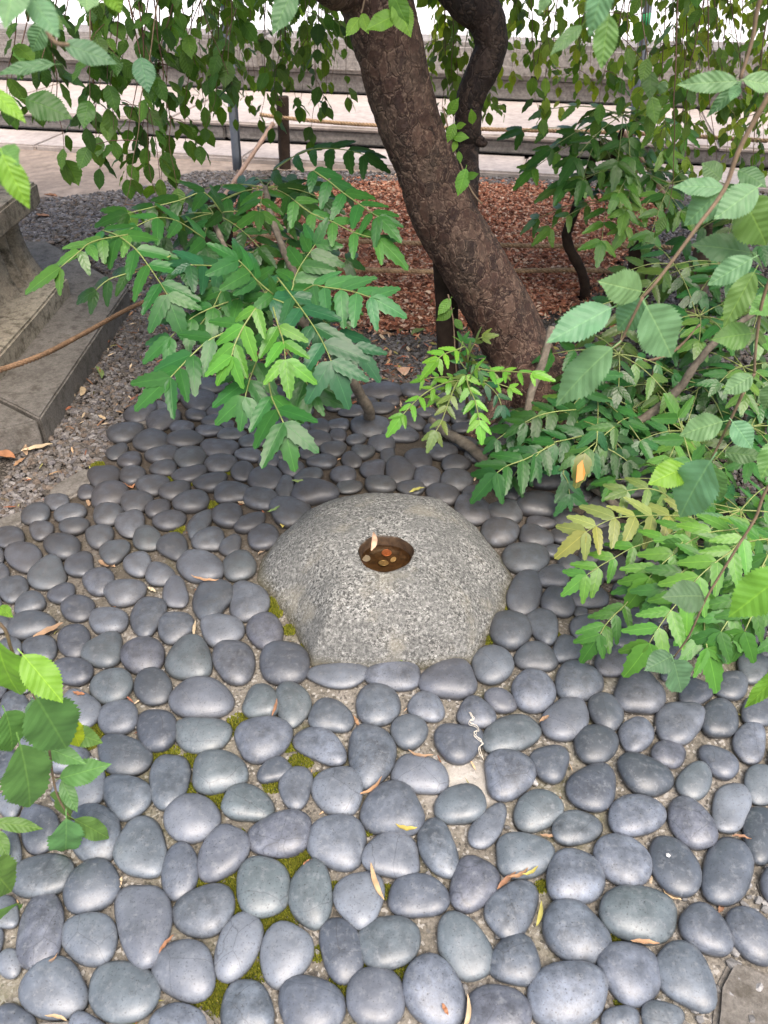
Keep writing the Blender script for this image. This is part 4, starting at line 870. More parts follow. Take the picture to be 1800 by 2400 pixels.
lp = [(1106, 500, 30), (1100, 430, 52), (1094, 350, 58), (1095, 300, 68), (1099, 250, 72), (1112, 200, 82), (1136, 150, 92), (1150, 100, 90), (1136, 45, 104), (1104, 0, 132), (1050, -80, 140), (960, -200, 150)]
P2 = [at(u, v, 2.34 if v > 420 else 2.46) for u, v, _ in lp]; r2 = [pxm(wp*.86, p)/2 for (u, v, wp), p in zip(lp, P2)]
tube('limb', P2, r2, MAT['shadebark'], tree, 80, 12, barkdisp, tree.location)
stub = at(1122, 330, 2.42); tube('limb_stub', [stub, stub+Vector((.012, -.01, -.004)), stub+Vector((.018, -.01, .004))], [.013, .010, .006], MAT['shadebark'], tree, 14, 5, barkdisp, tree.location)
up = at(770, -40, 2.25); tube('limb', [at(860, -60, 2.3), at(800, -20, 2.22), at(740, -60, 2.1), at(640, -260, 2.0)], [.07, .045, .04, .03], MAT['bark'], tree, 30, 8, barkdisp, tree.location)
# roots
for pp, rr_ in (([(1180, 955), (1130, 1000), (1100, 1030)], .03), ([(1400, 985), (1450, 1010), (1530, 1040)], .028), ([(1250, 985), (1255, 1020)], .03)):
    q = [gnd(u, v, .03-.012*i) for i, (u, v) in enumerate(pp)]; q[0].z = .07
    tube('root', q, [rr_*1.3]+[rr_*.7]*(len(q)-1), MAT['bark'], tree, 16, 8, barkdisp, tree.location)

fol = Foliage(tree, CH, CHs)
def strand(root, fol, u0, v1, Y, col, L=.062, dens=1.0, v0=-90, sway=100, keep=.9, twig=True, ymove=0):
    """a hanging twig from above the frame down to v1"""
    n = max(3, int((v1-v0)/60)); q = []; du = random.uniform(-sway, sway)
    for i in range(n+1):
        t = i/n; q.append(at(u0+du*t+random.uniform(-9, 9)*t, v0+(v1-v0)*t, Y+ymove*t+.02*math.sin(t*5+u0)))
    ps, _ = smooth_path(q, [1]*len(q), 5)
    if twig: tube('hanging_twig', q, [.0022-.0015*i/n for i in range(n+1)], MAT['redtwig'] if random.random() < .6 else MAT['twig'], root, 5, 3, None, root.location)
    acc = 0; side = 1; step = .030/dens
    for a, b in zip(ps, ps[1:]):
        acc += (b-a).length
        while acc > step:
            acc -= step*random.uniform(.7, 1.3); side = -side
            if random.random() > keep: continue
            if random.random() < .11:
                ang = random.uniform(0, 6.28); o3 = Vector((math.cos(ang), math.sin(ang)*.7, random.uniform(-.9, .1))).normalized(); ln = random.uniform(.06, .14)
                if twig: tube('side_twig', [b, b+o3*ln*.5+Vector((0, 0, .008)), b+o3*ln], [.0012, .001, .0006], MAT['redtwig'], root, 4, 2, None, root.location)
                for q_ in range(4):
                    bb = b+o3*ln*(q_+1)/4; s_ = Vector((-o3.y, o3.x, 0))*(1 if q_ % 2 else -1)
                    fol.add(bb, bb+(o3*.7+s_*.6+Vector((0, 0, -.5))+rv(.2)).normalized()*L*random.uniform(.65, 1.1), Vector((0, -.3, 1))+rv(.4), vary(col, .35), random.uniform(1.0, 1.25))
                continue
            ang = random.uniform(0, 6.28); out = Vector((math.cos(ang), math.sin(ang)*.8, 0)); l = L*random.uniform(.6, 1.2)
            base = b+out*.006; tip = base+(out*random.uniform(.2, 1.1)+Vector((0, 0, -1))*random.uniform(.3, 1.0)).normalized()*l
            fol.add(base, tip, (out+Vector((0, -.25, .9))+rv(.35)), vary(col, .35), random.uniform(1.0, 1.3))
    b = ps[-1]; fol.add(b, b+Vector((random.uniform(-.3, .3), 0, -1)).normalized()*L, Vector((0, -1, .4))+rv(.3), vary(col))
LEFT = [(60,235,2.1),(95,250,2.3),(150,240,2.2),(205,395,2.3),(240,330,2.3),(285,420,2.2),(318,470,2.2),(350,460,2.2),(385,500,2.15),(375,360,2.4),(430,300,2.4),(460,330,2.6),(490,200,2.9),(520,250,2.8),(565,300,2.6),(592,210,2.6),(620,170,3.0),(650,250,3.2),(690,300,3.3),(725,250,3.3),(755,330,3.0),(25,150,2.0),(120,150,2.4),(180,220,2.6),(262,250,2.7),(300,260,2.5),(340,300,2.7),(400,250,2.6),(95,385,2.3),(215,300,2.1),(330,380,2.4),(360,420,2.3),(300,340,2.3),(440,200,2.5),(545,180,2.5),(500,120,2.3),(410,420,2.4),(270,180,2.2)]
for u, v, Y in LEFT: strand(tree, fol, u, v, Y, random.choice([DARKC, MIDC, (.08, .17, .025), (.07, .15, .025)]), .062, 1.0, keep=.64)
for k in range(36): strand(tree, fol, random.uniform(470, 800), random.uniform(60, 290), random.uniform(3.0, 4.2), (.09, .17, .03), .052, .9, keep=.7, sway=40)
for k in range(70):
    u = random.uniform(1020, 1830); strand(tree, fol, u, random.uniform(100, 290) if u < 1480 else random.uniform(180, 400), random.uniform(2.8, 4.4), random.choice([(.15, .24, .03), (.09, .17, .025), (.20, .28, .04)]), .050, 1.0, keep=.8, sway=60)
for k in range(8): strand(tree, fol, random.uniform(1480, 1830), random.uniform(200, 620), random.uniform(2.0, 2.8), random.choice([(.07, .15, .025), MIDC]), .060, .85, keep=.65)
for u, v, Y in ((1090, 130, 2.9), (1060, 210, 2.7), (1045, 320, 2.9), (1072, 260, 3.1), (1062, 400, 2.8)): strand(tree, fol, u, v, Y, (.085, .15, .02), .05, 1.3, sway=8)
# a thin shoot with leaves beside the trunk
sh = [(1038, 250), (1050, 300), (1062, 345), (1080, 385), (1092, 420), (1110, 455), (1130, 478)]
tube('side_shoot', [at(u, v, 2.12) for u, v in sh], .0022, MAT['twig'], tree, 5, 3, None, tree.location)
for (a, b) in (((1050, 268), (1072, 235)), ((1066, 290), (1048, 330)), ((1070, 330), (1062, 355)), ((1075, 355), (1080, 382)), ((1060, 320), (1096, 318)), ((1092, 395), (1075, 460)), ((1108, 290), (1106, 258)), ((1092, 415), (1120, 408)), ((1068, 298), (1090, 290))):
    fol.add(at(*a, 2.12), at(*b, 2.10), Vector((0, -1, .5))+rv(.3), vary(BRC, .2))
tube('side_shoot', [at(u, v, 2.05) for u, v in ((862, -40), (850, 20), (846, 30))], .0022, MAT['twig'], tree, 5, 3, None, tree.location)
for (a, b) in (((842, 42), (812, 82)), ((848, 32), (862, 76)), ((930, 34), (858, 68)), ((926, 0), (965, 82)), ((920, -20), (952, 60))):
    fol.add(at(*a, 2.05), at(*b, 2.02), Vector((0, -1, .5))+rv(.2), vary(BRC, .2))
for (a, b) in (((1056, 700), (1026, 738)), ((1060, 725), (1024, 750)), ((1066, 748), (1085, 772))): fol.add(at(*a, 2.1), at(*b, 2.08), Vector((0, -1, .6)), vary((.10, .22, .03), .2))
tube('side_shoot', [at(u, v, 2.1) for u, v in ((1050, 690), (1062, 750), (1066, 820), (1070, 880))], .0022, MAT['twig'], tree, 5, 3, None, tree.location)
fol.build()
# the crown above the picture: limbs and leaves that shade the place
cv = []
V = []; F = []; C = []; U = []; off = 0
CPOLY = 16000
for k in range(CPOLY):
    x = random.uniform(-2.6, 3.2); y = random.uniform(1.25, 4.0); z = random.uniform(2.0, 3.2)
    if noise.noise(Vector((x*.9, y*.9, 3)))+random.uniform(-.3, .3) < -.12: continue
    b = Vector((x, y, z)); t = b+Vector((random.uniform(-1, 1), random.uniform(-1, 1), -1)).normalized()*random.uniform(.10, .17)
    tv, tf, tu = CHs[k % 2][1:]; A = np.array(leafM(b, t, Vector((0, 0, 1))+rv(.4), 1.2)); v = tv@A[:3, :3].T+A[:3, 3]-np.array(tree.location)
    V.append(v); F += [tuple(q+off for q in f) for f in tf]; C.append(np.tile([*vary(MIDC), 1], (len(tv), 1))); U += tu; off += len(tv)
tag(mk('crown', mesh('crown', np.concatenate(V), F, MAT['cherry_a'], True, np.concatenate(C), U), None, tree), kind='stuff')
top = pts[-1]
for a in range(7):
    e = Vector((math.cos(a*.9)*1.6, 3.0+math.sin(a*.9)*1.2, 2.6)); tube('crown_branch', [top-Vector((0, 0, .1)), top.lerp(e, .5)+Vector((0, 0, .35)), e], [.07, .04, .015], MAT['bark'], tree, 8, 4, None, tree.location)

# ================================================================ NEAR HANGING BRANCHES
def near_branch(label, twigs, leaves, group=None, d0=1.0, col=SHEENC, name='hanging_branch'):
    """twigs: [(list of (u,v), Y)], leaves: (u0,v0,u1,v1,width_px,Y,colour)"""
    p0 = at(*twigs[0][0][0], twigs[0][1]); root = thing(name, label, 'branch', p0, group)
    for tw, Y, r in twigs: tube('twig', [at(u, v, Y+.01*math.sin(i)) for i, (u, v) in enumerate(tw)], [r*(1-.5*i/len(tw)) for i in range(len(tw))], MAT['twig'], root, 7, 5, None, p0)
    for u0, v0, u1, v1, wp, Y, c in leaves:
        b = at(u0, v0, Y); t = at(u1, v1, Y-random.uniform(-.01, .035)); L = (t-b).length; wr = wp/max(math.hypot(u1-u0, v1-v0), 1)
        view = (Vector((0, 0, CAMH))-(b+t)/2).normalized(); n = view*1.0+Vector((0, 0, .55))+rv(.16)
        me = random.choice(CH); ws = min(1.35, wr/.575)
        mk('leaf', me, None, root, local(root, leafM(b, t, n, ws)), vary(c, .12))
    return root
G1 = (.135, .265, .125); G2 = (.10, .21, .055); G3 = (.14, .31, .035); G4 = (.075, .155, .06)  # palest green has sky sheen mixed into the leaf colour
near_branch('near twig right of the trunk with large pale serrated leaves', [([(1900, 60), (1745, 325), (1699, 441), (1634, 532), (1543, 655), (1507, 695)], .88, .0030), ([(1507, 695), (1470, 770), (1455, 800), (1437, 815)], .87, .002)],
    [(1432, 722, 1281, 800, 88, .86, G1), (1510, 702, 1441, 775, 78, .88, G1), (1515, 717, 1585, 843, 98, .87, G1), (1435, 815, 1287, 943, 98, .85, G1), (1504, 683, 1420, 664, 46, .88, G1),
     (1695, 443, 1600, 526, 78, .95, G1), (1775, 439, 1681, 506, 66, .95, G1), (1742, 465, 1808, 580, 92, .96, G2), (1697, 441, 1581, 428, 46, .95, G1), (1690, 420, 1650, 380, 48, 1.0, G4), (1730, 400, 1800, 425, 60, 1.0, G4)], None)
near_branch('near twig at the right edge with large leaves beside the grey post', [([(1900, 480), (1800, 666), (1775, 782), (1768, 876)], .92, .0026), ([(1742, 920), (1710, 988), (1667, 1079)], .92, .0024), ([(1768, 876), (1742, 920)], .92, .0024)],
    [(1759, 592, 1632, 565, 62, .98, G4), (1764, 605, 1657, 667, 68, .95, G1), (1768, 637, 1695, 768, 66, .93, G2), (1694, 988, 1591, 1014, 72, .92, G1), (1764, 880, 1694, 921, 54, .92, G1), (1717, 988, 1768, 1053, 54, .92, G1),
     (1760, 782, 1686, 790, 48, .95, G2), (1830, 1030, 1785, 1125, 66, .9, G2), (1666, 1080, 1576, 1221, 92, .86, G1), (1612, 1094, 1527, 1127, 52, .9, G3), (1672, 1095, 1700, 1190, 36, .93, G2), (1700, 1060, 1790, 1070, 50, 1.0, G4), (1830, 700, 1760, 730, 50, .95, G2), (1820, 900, 1790, 960, 70, 1.05, G4), (1830, 540, 1770, 560, 60, 1.0, G4)], None)
near_branch('long bare near twig slanting down at the right to two small bluish leaves', [([(1900, 1010), (1800, 1141), (1771, 1213), (1724, 1289), (1656, 1401), (1616, 1488), (1578, 1542)], .82, .0024)],
    [(1650, 1398, 1578, 1392, 44, .82, (.09, .17, .09)), (1578, 1546, 1602, 1628, 52, .80, (.10, .20, .10)), (1576, 1538, 1524, 1562, 36, .81, (.09, .17, .085))], None)
near_branch('bright green leaf tip reaching in at the lower right edge', [([(1990, 1250), (1850, 1335)], .62, .0025), ([(1990, 1250), (1860, 1560)], .62, .0025)],
    [(1850, 1335, 1703, 1452, 96, .62, G3), (1850, 1560, 1740, 1662, 40, .62, G3)], None)
near_branch('twig from the top right edge with a mid green hanging leaf', [([(1500, -60), (1430, 0), (1425, 30)], .8, .002), ([(1860, -160), (1782, 0), (1764, 90), (1735, 185)], .95, .003)],
    [(1427, 34, 1409, 163, 72, .82, G2), (1425, -60, 1380, 84, 72, .62, G1), (1362, 60, 1296, 114, 24, .8, G4), (1728, 190, 1590, 196, 48, .95, G1), (1742, 186, 1840, 205, 52, .95, G1), (1738, 190, 1655, 275, 40, .98, G4), (1290, -30, 1262, 35, 34, .75, G1), (1730, 200, 1712, 235, 30, .96, G1), (1560, 190, 1545, 222, 50, 1.1, G4)], None)
near_branch('near twig at the top left edge with large blurred pale leaves', [([(-60, -120), (60, -30), (120, 90), (160, 105)], .62, .0022)],
    [(70, -10, 138, 86, 74, .60, G1), (40, -70, 10, 62, 76, .60, G1), (240, -50, 286, 33, 62, .66, G3), (150, 104, 270, 140, 52, .85, (.075, .165, .085)), (128, 150, -14, 158, 32, .85, (.075, .165, .075)), (330, 135, 346, 206, 48, 1.2, (.05, .13, .06)),
     (60, 232, 160, 262, 70, 1.2, DARKC), (100, 60, 70, 120, 50, .95, G4), (690, -30, 640, 72, 50, 1.0, G4), (200, -30, 205, 15, 36, .8, G1)], None)
near_branch('near twig at the left edge with bright green leaves above the monument', [([(-120, 180), (-30, 210), (-10, 330), (0, 360)], .70, .0022)],
    [(-26, 205, 60, 279, 42, .7, G3), (6, 362, 62, 485, 66, .66, G3), (-20, 345, 6, 440, 52, .66, G2), (5, 345, 30, 368, 20, .68, G2)], None)
near_branch('lower left edge branch with fresh green serrated leaves and one yellow leaf',
    [([(-120, 1400), (0, 1462), (30, 1530), (85, 1640), (112, 1740), (130, 1850), (160, 1910), (176, 1922)], .70, .0026), ([(128, 1822), (142, 1824)], .70, .0015)],
    [(-8, 1500, 30, 1662, 72, .69, G3), (54, 1535, 150, 1648, 80, .68, G3), (86, 1636, 172, 1780, 82, .66, G2), (158, 1683, 200, 1768, 32, .69, YELC), (47, 1745, 93, 1932, 82, .66, G2), (12, 1668, 48, 1772, 74, .70, G2), (141, 1824, 247, 1794, 46, .70, (.085, .19, .05)),
     (145, 1828, 181, 1907, 36, .70, (.085, .19, .06)), (175, 1920, 273, 1974, 38, .69, G2), (155, 1918, 156, 2046, 42, .67, (.11, .24, .08)), (143, 1858, 134, 1940, 30, .71, G2), (-14, 1926, 102, 1942, 36, .70, G2), (-12, 1945, 20, 2016, 36, .70, G2), (150, 1712, 248, 1740, 44, .72, G2), (95, 1748, 200, 1788, 42, .72, G2), (75, 1640, 100, 1700, 60, .73, G4), (0, 1422, 28, 1445, 14, .7, G3)], None)
near_branch('lowest branch at the left edge with four overlapping green leaves', [([(-160, 1980), (-50, 2080), (-30, 2250), (-20, 2350)], .58, .002)],
    [(-36, 2020, 46, 2104, 56, .58, G2), (-22, 2140, 59, 2234, 68, .57, G2), (-22, 2255, 58, 2352, 66, .57, G2), (-20, 2345, 44, 2384, 36, .58, G2)], None)

# ================================================================ PINNATE SHRUBS
def frond(fol, root, nodes, L, col, cup=.0, spread=62, term=1.0, r=.0016, tipw=1.0, lead=None, side_scale=1.0, pair_from=0, spin=0):
    """nodes: world points of the stalk; the last is the tip of the end leaflet, the one before carries it"""
    stalk = nodes[:-1]
    if lead: stalk = [lead]+stalk
    if len(stalk) >= 2: tube('stalk', stalk, [r*1.25-(r*.55)*i/len(stalk) for i in range(len(stalk))], MAT['rachis'], root, 5, 3, None, root.location)
    N = nodes[:-1]; tipv = nodes[-1]-nodes[-2]; UP = Vector((0, 0, 1))
    for i, p in enumerate(N):
        if i < pair_from: continue
        fwd = ((nodes[i+1]-N[i-1]) if i > 0 else (nodes[1]-p)).normalized()
        nrm = (UP+Vector((0, -.45, 0))); nrm = (nrm-fwd*nrm.dot(fwd)).normalized(); side = fwd.cross(nrm)
        for sg in (-1, 1):
            a = R(spread+random.uniform(-9, 9)); l = L*random.uniform(.85, 1.08)*(1-.18*abs(i-len(N)*.45)/len(N))*side_scale
            d = fwd*math.cos(a)+side*sg*math.sin(a)+Vector((0, 0, -.16+random.uniform(-.14, .06)))+nrm*random.uniform(-.12, .12)
            fol.add(p, p+d.normalized()*l, nrm+side*sg*(.10+cup)+Vector((0, -.3, 0))+rv(.12), vary(col, .20), random.uniform(.80, .98))
    if term: fol.add(nodes[-2], nodes[-1], UP+Vector((0, -.6, 0))+rv(.08), vary(col, .12), tipw*.98)
def pf(pts, Ya, Yb):
    n = len(pts)-1; return [at(u, v, Ya+(Yb-Ya)*i/n) for i, (u, v) in enumerate(pts)]
MG, MT, MY, MD, MO = (.030, .112, .024), (.024, .092, .036), (.11, .27, .03), (.022, .070, .013), (.19, .22, .06)
# ---- big shrub left of the tree
sb = gnd(868, 990, 0); shr = thing('holly_leaved_shrub', 'large shrub left of the trunk with long fronds of spiny glossy leaflets over the cobbles', 'shrub', (sb.x, sb.y, 0))
f1 = Foliage(shr, MH, MHs, 'leaflet')
def stemtube(pts, rads, mat=MAT['stem'], root=None, name='stem', seg=12):
    root = root or shr
    def dd(p, t, a): return noise.noise(p*35)*.0035+noise.noise(p*90)*.0015
    return tube(name, pts, rads, mat, root, seg, 8, dd, root.location)
stemtube([gnd(868, 990, -.01), at(862, 955, 2.06), at(838, 915, 2.02), at(820, 880, 1.98), at(775, 820, 1.95), at(700, 745, 1.9), at(640, 690, 1.88)], [.019, .017, .015, .014, .013, .011, .009])
stemtube([at(820, 880, 1.98), at(760, 760, 2.1), at(690, 640, 2.2), at(640, 520, 2.35), at(622, 440, 2.5)], [.013, .012, .011, .010, .008])
stemtube([at(700, 745, 1.9), at(600, 700, 2.0), at(540, 600, 2.1), at(500, 520, 2.2)], [.010, .009, .008, .007])
F = lambda pts, Ya, Yb, L, col, **k: frond(f1, shr, pf(pts, Ya, Yb), L*1.12, col, **k)
F([(650, 650), (685, 695), (705, 722), (733, 762), (757, 803), (776, 846), (822, 958)], 1.75, 1.42, .098, MT, pair_from=1, spread=50)
F([(640, 720), (652, 764), (664, 800), (669, 843), (679, 936)], 1.6, 1.40, .072, (.075, .21, .028), pair_from=1, spread=46)
F([(628, 880), (636, 928), (649, 958), (664, 990), (691, 1103)], 1.5, 1.24, .092, MG, pair_from=1, spread=38)
F([(240, 540), (276, 552), (318, 584), (346, 620), (376, 664), (392, 690), (433, 797)], 1.95, 1.62, .092, MG, spread=52)
F([(575, 762), (497, 793), (452, 830), (421, 862), (400, 884), (308, 960)], 1.60, 1.42, .088, MG, spread=48)
F([(600, 722), (572, 763), (551, 806), (543, 834), (500, 903)], 1.55, 1.45, .070, (.085, .23, .03), spread=48)
F([(560, 626), (512, 624), (478, 622), (446, 621), (400, 640)], 1.85, 1.75, .075, MT, spread=60)
F([(640, 690), (600, 655), (586, 637), (559, 610), (486, 566)], 1.75, 1.72, .080, MG, spread=58)
F([(660, 720), (685, 677), (689, 655), (705, 622), (727, 590), (739, 573), (764, 508)], 1.80, 1.90, .078, MG, spread=60, pair_from=1)
F([(700, 690), (734, 669), (760, 673), (799, 678), (836, 686), (868, 697), (957, 738)], 1.75, 1.62, .078, (.045, .15, .05), spread=56, pair_from=1)
F([(640, 720), (627, 695), (614, 676), (600, 655), (575, 590)], 1.75, 1.85, .075, MG, spread=60)
F([(735, 400), (770, 424), (806, 453), (842, 478), (871, 499), (887, 507), (943, 561)], 2.1, 1.82, .072, MG, spread=54)
F([(690, 470), (730, 500), (780, 520), (830, 545), (885, 560), (962, 622)], 2.0, 1.80, .068, (.05, .15, .03), spread=54)
F([(640, 400), (690, 366), (732, 350), (773, 348), (815, 352), (853, 362), (916, 404)], 2.6, 2.35, .080, MD, spread=50)
F([(520, 500), (480, 452), (420, 470), (360, 485), (300, 500), (215, 520)], 2.2, 2.05, .082, MD, spread=50)
F([(480, 560), (420, 520), (370, 510), (320, 530), (260, 560), (190, 600)], 2.1, 1.9, .080, MG, spread=52)
F([(300, 550), (240, 560), (206, 572), (188, 588), (141, 627), (52, 684)], 1.9, 1.7, .062, (.06, .15, .03), spread=48)
F([(400, 600), (300, 640), (255, 655), (225, 680), (170, 705)], 1.85, 1.78, .06, MD, spread=40)
F([(630, 780), (600, 850), (585, 890), (575, 930), (560, 1010)], 1.6, 1.40, .085, MG, spread=45)
F([(640, 780), (700, 860), (715, 890), (730, 920), (760, 975)], 1.6, 1.45, .090, MG, spread=45)
F([(640, 700), (740, 740), (790, 780), (830, 810), (895, 895)], 1.7, 1.55, .085, MT, spread=50)
F([(560, 700), (500, 720), (450, 745), (400, 790), (330, 850)], 1.75, 1.6, .080, MG, spread=50)
F([(560, 640), (520, 680), (500, 720), (470, 760), (440, 820)], 1.8, 1.65, .080, MG, spread=50)
cs = [(at(620, 690, 2.1), 7), (at(622, 440, 2.55), 11), (at(660, 600, 2.35), 5), (at(500, 500, 2.4), 7), (at(560, 590, 2.3), 5)]
for c, n in cs:
    for k in range(n):
        a = 6.28*k/n+random.uniform(-.3, .3); d = Vector((math.cos(a), math.sin(a), random.uniform(-.05, .35))); Lf = random.uniform(.22, .34); nodes = []
        for q in range(5): t = q/4; nodes.append(c+d*Lf*t+Vector((0, 0, -.10*t*t)))
        frond(f1, shr, nodes, random.uniform(.075, .10), random.choice([MD, MD, MG, (.04, .12, .02)]), spread=58, pair_from=1)
f1.build()
# ---- young bright shrub in the middle
sb2 = gnd(1090, 985, 0); sh2 = thing('young_shrub', 'small shrub with fresh yellow green spiny fronds in front of the tree foot', 'shrub', (sb2.x, sb2.y, 0))
f2 = Foliage(sh2, MH, MHs, 'leaflet')
stemtube([gnd(1100, 985, -.01), at(1094, 930, 1.96), at(1096, 880, 1.92)], [.006, .005, .004], root=sh2, mat=MAT['twig'])
def G(pts, Ya, Yb, L, col, **k): frond(f2, sh2, pf(pts, Ya, Yb), L, col, **k)
YG = (.12, .29, .035); OL = (.11, .16, .04)
G([(1096, 850), (1092, 814), (1070, 820), (1043, 829), (1028, 839), (983, 891)], 1.9, 1.78, .047, YG, spread=52, pair_from=1)
G([(1096, 900), (1114, 866), (1150, 869), (1183, 870), (1216, 872), (1246, 875), (1303, 892)], 1.85, 1.70, .042, YG, spread=52, pair_from=1)
G([(1090, 890), (1052, 895), (1016, 909), (985, 930), (966, 948), (945, 971), (904, 1023)], 1.88, 1.66, .045, (.11, .26, .03), spread=44)
G([(1092, 880), (1070, 898), (1058, 927), (1048, 952), (1036, 985), (1022, 1010), (1000, 1062)], 1.88, 1.65, .045, OL, spread=48)
G([(1092, 880), (1099, 909), (1113, 938), (1120, 968), (1124, 985), (1131, 1043)], 1.85, 1.66, .048, YG, spread=50)
G([(1096, 850), (1100, 830), (1115, 800), (1130, 790), (1168, 783)], 1.9, 1.85, .040, OL, spread=40)
G([(1100, 880), (1140, 900), (1165, 925), (1175, 950), (1185, 985)], 1.9, 1.8, .045, MT, spread=44)
G([(1096, 860), (1105, 840), (1115, 850), (1125, 870), (1130, 900)], 1.93, 1.85, .042, MG, spread=50)
G([(1096, 870), (1080, 850), (1075, 835), (1085, 800), (1100, 775)], 1.95, 1.98, .042, MG, spread=50)
for k in range(7):
    a = random.uniform(0, 6.28); c = at(1094, 890, 1.92); nodes = [c+Vector((math.cos(a), math.sin(a), .2))*.16*t+Vector((0, 0, -.05*t*t)) for t in (0, .25, .5, .75, 1)]
    frond(f2, sh2, nodes, .038, random.choice([MG, OL, YG]), spread=55, pair_from=1)
f2.build()
# ---- low dark glossy shrub at the right foot of the tree
sb3 = gnd(1330, 1075, 0); sh3 = thing('low_glossy_shrub', 'low dark glossy shrub at the tree foot with one orange patched leaf', 'shrub', (sb3.x, sb3.y, 0))
f3 = Foliage(sh3, MH, MHs, 'leaflet')
def H3(pts, Ya, Yb, L, col, **k): frond(f3, sh3, pf(pts, Ya, Yb), L*1.25, col, **k)
TG = (.022, .085, .018)
H3([(1300, 1040), (1262, 1060), (1227, 1078), (1190, 1091), (1165, 1108), (1100, 1181)], 1.72, 1.60, .075, TG, spread=52)
H3([(1370, 1020), (1330, 1030), (1298, 1037), (1275, 1052), (1255, 1070), (1215, 1130)], 1.78, 1.66, .068, TG, spread=52)
H3([(1400, 1010), (1390, 1060), (1322, 1100), (1330, 1127), (1335, 1158), (1338, 1200)], 1.75, 1.60, .060, (.03, .11, .035), spread=50)
H3([(1440, 1000), (1410, 1025), (1380, 1050), (1350, 1070), (1310, 1100)], 1.78, 1.68, .065, (.05, .13, .03), spread=50)
H3([(1350, 960), (1300, 965), (1260, 975), (1230, 990), (1180, 1020)], 1.85, 1.75, .060, MD, spread=50)
H3([(1360, 1020), (1340, 960), (1370, 920), (1395, 880), (1420, 830)], 1.9, 1.95, .062, (.035, .12, .035), spread=58)
H3([(1400, 1040), (1440, 1060), (1470, 1080), (1500, 1100)], 1.75, 1.68, .055, MD, spread=50)
for k in range(20):
    c = at(random.uniform(1230, 1440), random.uniform(985, 1090), 1.85); a = random.uniform(0, 6.28); nodes = [c+Vector((math.cos(a), math.sin(a), .25))*.18*t+Vector((0, 0, -.10*t*t)) for t in (0, .25, .5, .75, 1)]
    if min(p.z for p in nodes) < .02: nodes = [p+Vector((0, 0, .05)) for p in nodes]
    frond(f3, sh3, nodes, .072, random.choice([TG, TG, MD]), spread=55, pair_from=1)
f3.add(at(1372, 1062, 1.62), at(1352, 1144, 1.56), Vector((0, -1, .8)), (.13, .15, .04), 1.15, True)
f3.build()
op = mk('orange_patch', mesh('orange_patch', [(-.10, .55, .05), (.04, .22, .06), (.12, .40, .05), (.05, .86, -.02), (-.10, .72, .0)], [(0, 1, 2, 3, 4)], None, False), None, sh3)
me = NT('orange_leaf_patch'); op.data.materials.append(me.base((.55, .20, .03), .5)); op.matrix_local = local(sh3, leafM(at(1372, 1062, 1.60), at(1352, 1144, 1.54), Vector((0, -1, .8)), 1.2))
op2 = mk('brown_patch', mesh('brown_patch', [(-.2, .78, .02), (-.05, .72, .02), (.10, .80, .0), (.04, 1.0, -.06), (-.12, .98, -.05)], [(0, 1, 2, 3, 4)], None, False), None, sh3)
me = NT('withered_leaf_patch'); op2.data.materials.append(me.base((.12, .07, .05), .8)); op2.matrix_local = op.matrix_local.copy()
stemtube([gnd(1330, 1075, -.01), at(1330, 1040, 1.85), at(1330, 1000, 1.86)], [.009, .008, .006], root=sh3)
# ---- light green shrub at the lower right
sb4 = gnd(1790, 1290, 0); sh4 = thing('light_green_shrub', 'light green holly leaved shrub spreading over the cobbles at the right edge', 'shrub', (sb4.x, sb4.y, 0))
f4 = Foliage(sh4, MH, MHs, 'leaflet')
def K(pts, Ya, Yb, L, col, **k): frond(f4, sh4, pf(pts, Ya, Yb), L*1.2, col, **k)
LG = (.078, .20, .030); LG2 = (.045, .135, .022)
K([(1760, 1232), (1710, 1242), (1668, 1247), (1621, 1266), (1580, 1298), (1542, 1331), (1522, 1353), (1460, 1438)], 1.30, 1.14, .066, LG, spread=50, r=.0014)
K([(1640, 1232), (1600, 1240), (1554, 1260), (1486, 1282), (1440, 1307), (1402, 1329), (1375, 1348), (1314, 1399)], 1.34, 1.20, .056, LG, spread=48, r=.0013)
K([(1740, 1260), (1716, 1290), (1681, 1315), (1639, 1351), (1606, 1392), (1573, 1430), (1544, 1470), (1522, 1507), (1462, 1598)], 1.18, 1.00, .066, LG, spread=50, r=.0014)
K([(1600, 1270), (1530, 1345), (1500, 1372), (1464, 1419), (1442, 1439), (1419, 1465), (1407, 1486), (1356, 1558)], 1.22, 1.06, .052, LG2, spread=48, r=.0013)
K([(1620, 1208), (1569, 1208), (1529, 1208), (1489, 1210), (1442, 1214), (1397, 1233), (1374, 1246), (1299, 1311)], 1.42, 1.26, .066, MO, spread=56, r=.0014)
K([(1640, 1380), (1646, 1425), (1650, 1455), (1652, 1485), (1657, 1518), (1690, 1632)], 1.15, .98, .066, (.06, .18, .03), spread=42)
K([(1800, 1300), (1770, 1360), (1740, 1400), (1715, 1440), (1690, 1480), (1650, 1560)], 1.15, 1.0, .066, LG2, spread=48)
K([(1860, 1260), (1780, 1265), (1720, 1280), (1680, 1300), (1640, 1330)], 1.25, 1.15, .062, LG2, spread=50)
K([(1590, 1200), (1560, 1160), (1520, 1145), (1470, 1150), (1420, 1165)], 1.5, 1.42, .055, OL, spread=50)
K([(1640, 1110), (1620, 1080), (1605, 1030), (1590, 980), (1560, 920)], 1.5, 1.6, .066, LG2, spread=62)
K([(1700, 1320), (1650, 1310), (1600, 1340), (1560, 1380), (1500, 1440)], 1.2, 1.1, .060, LG2, spread=50)
K([(1860, 1380), (1800, 1400), (1770, 1430), (1745, 1480), (1720, 1560)], 1.1, 1.0, .060, LG2, spread=50)
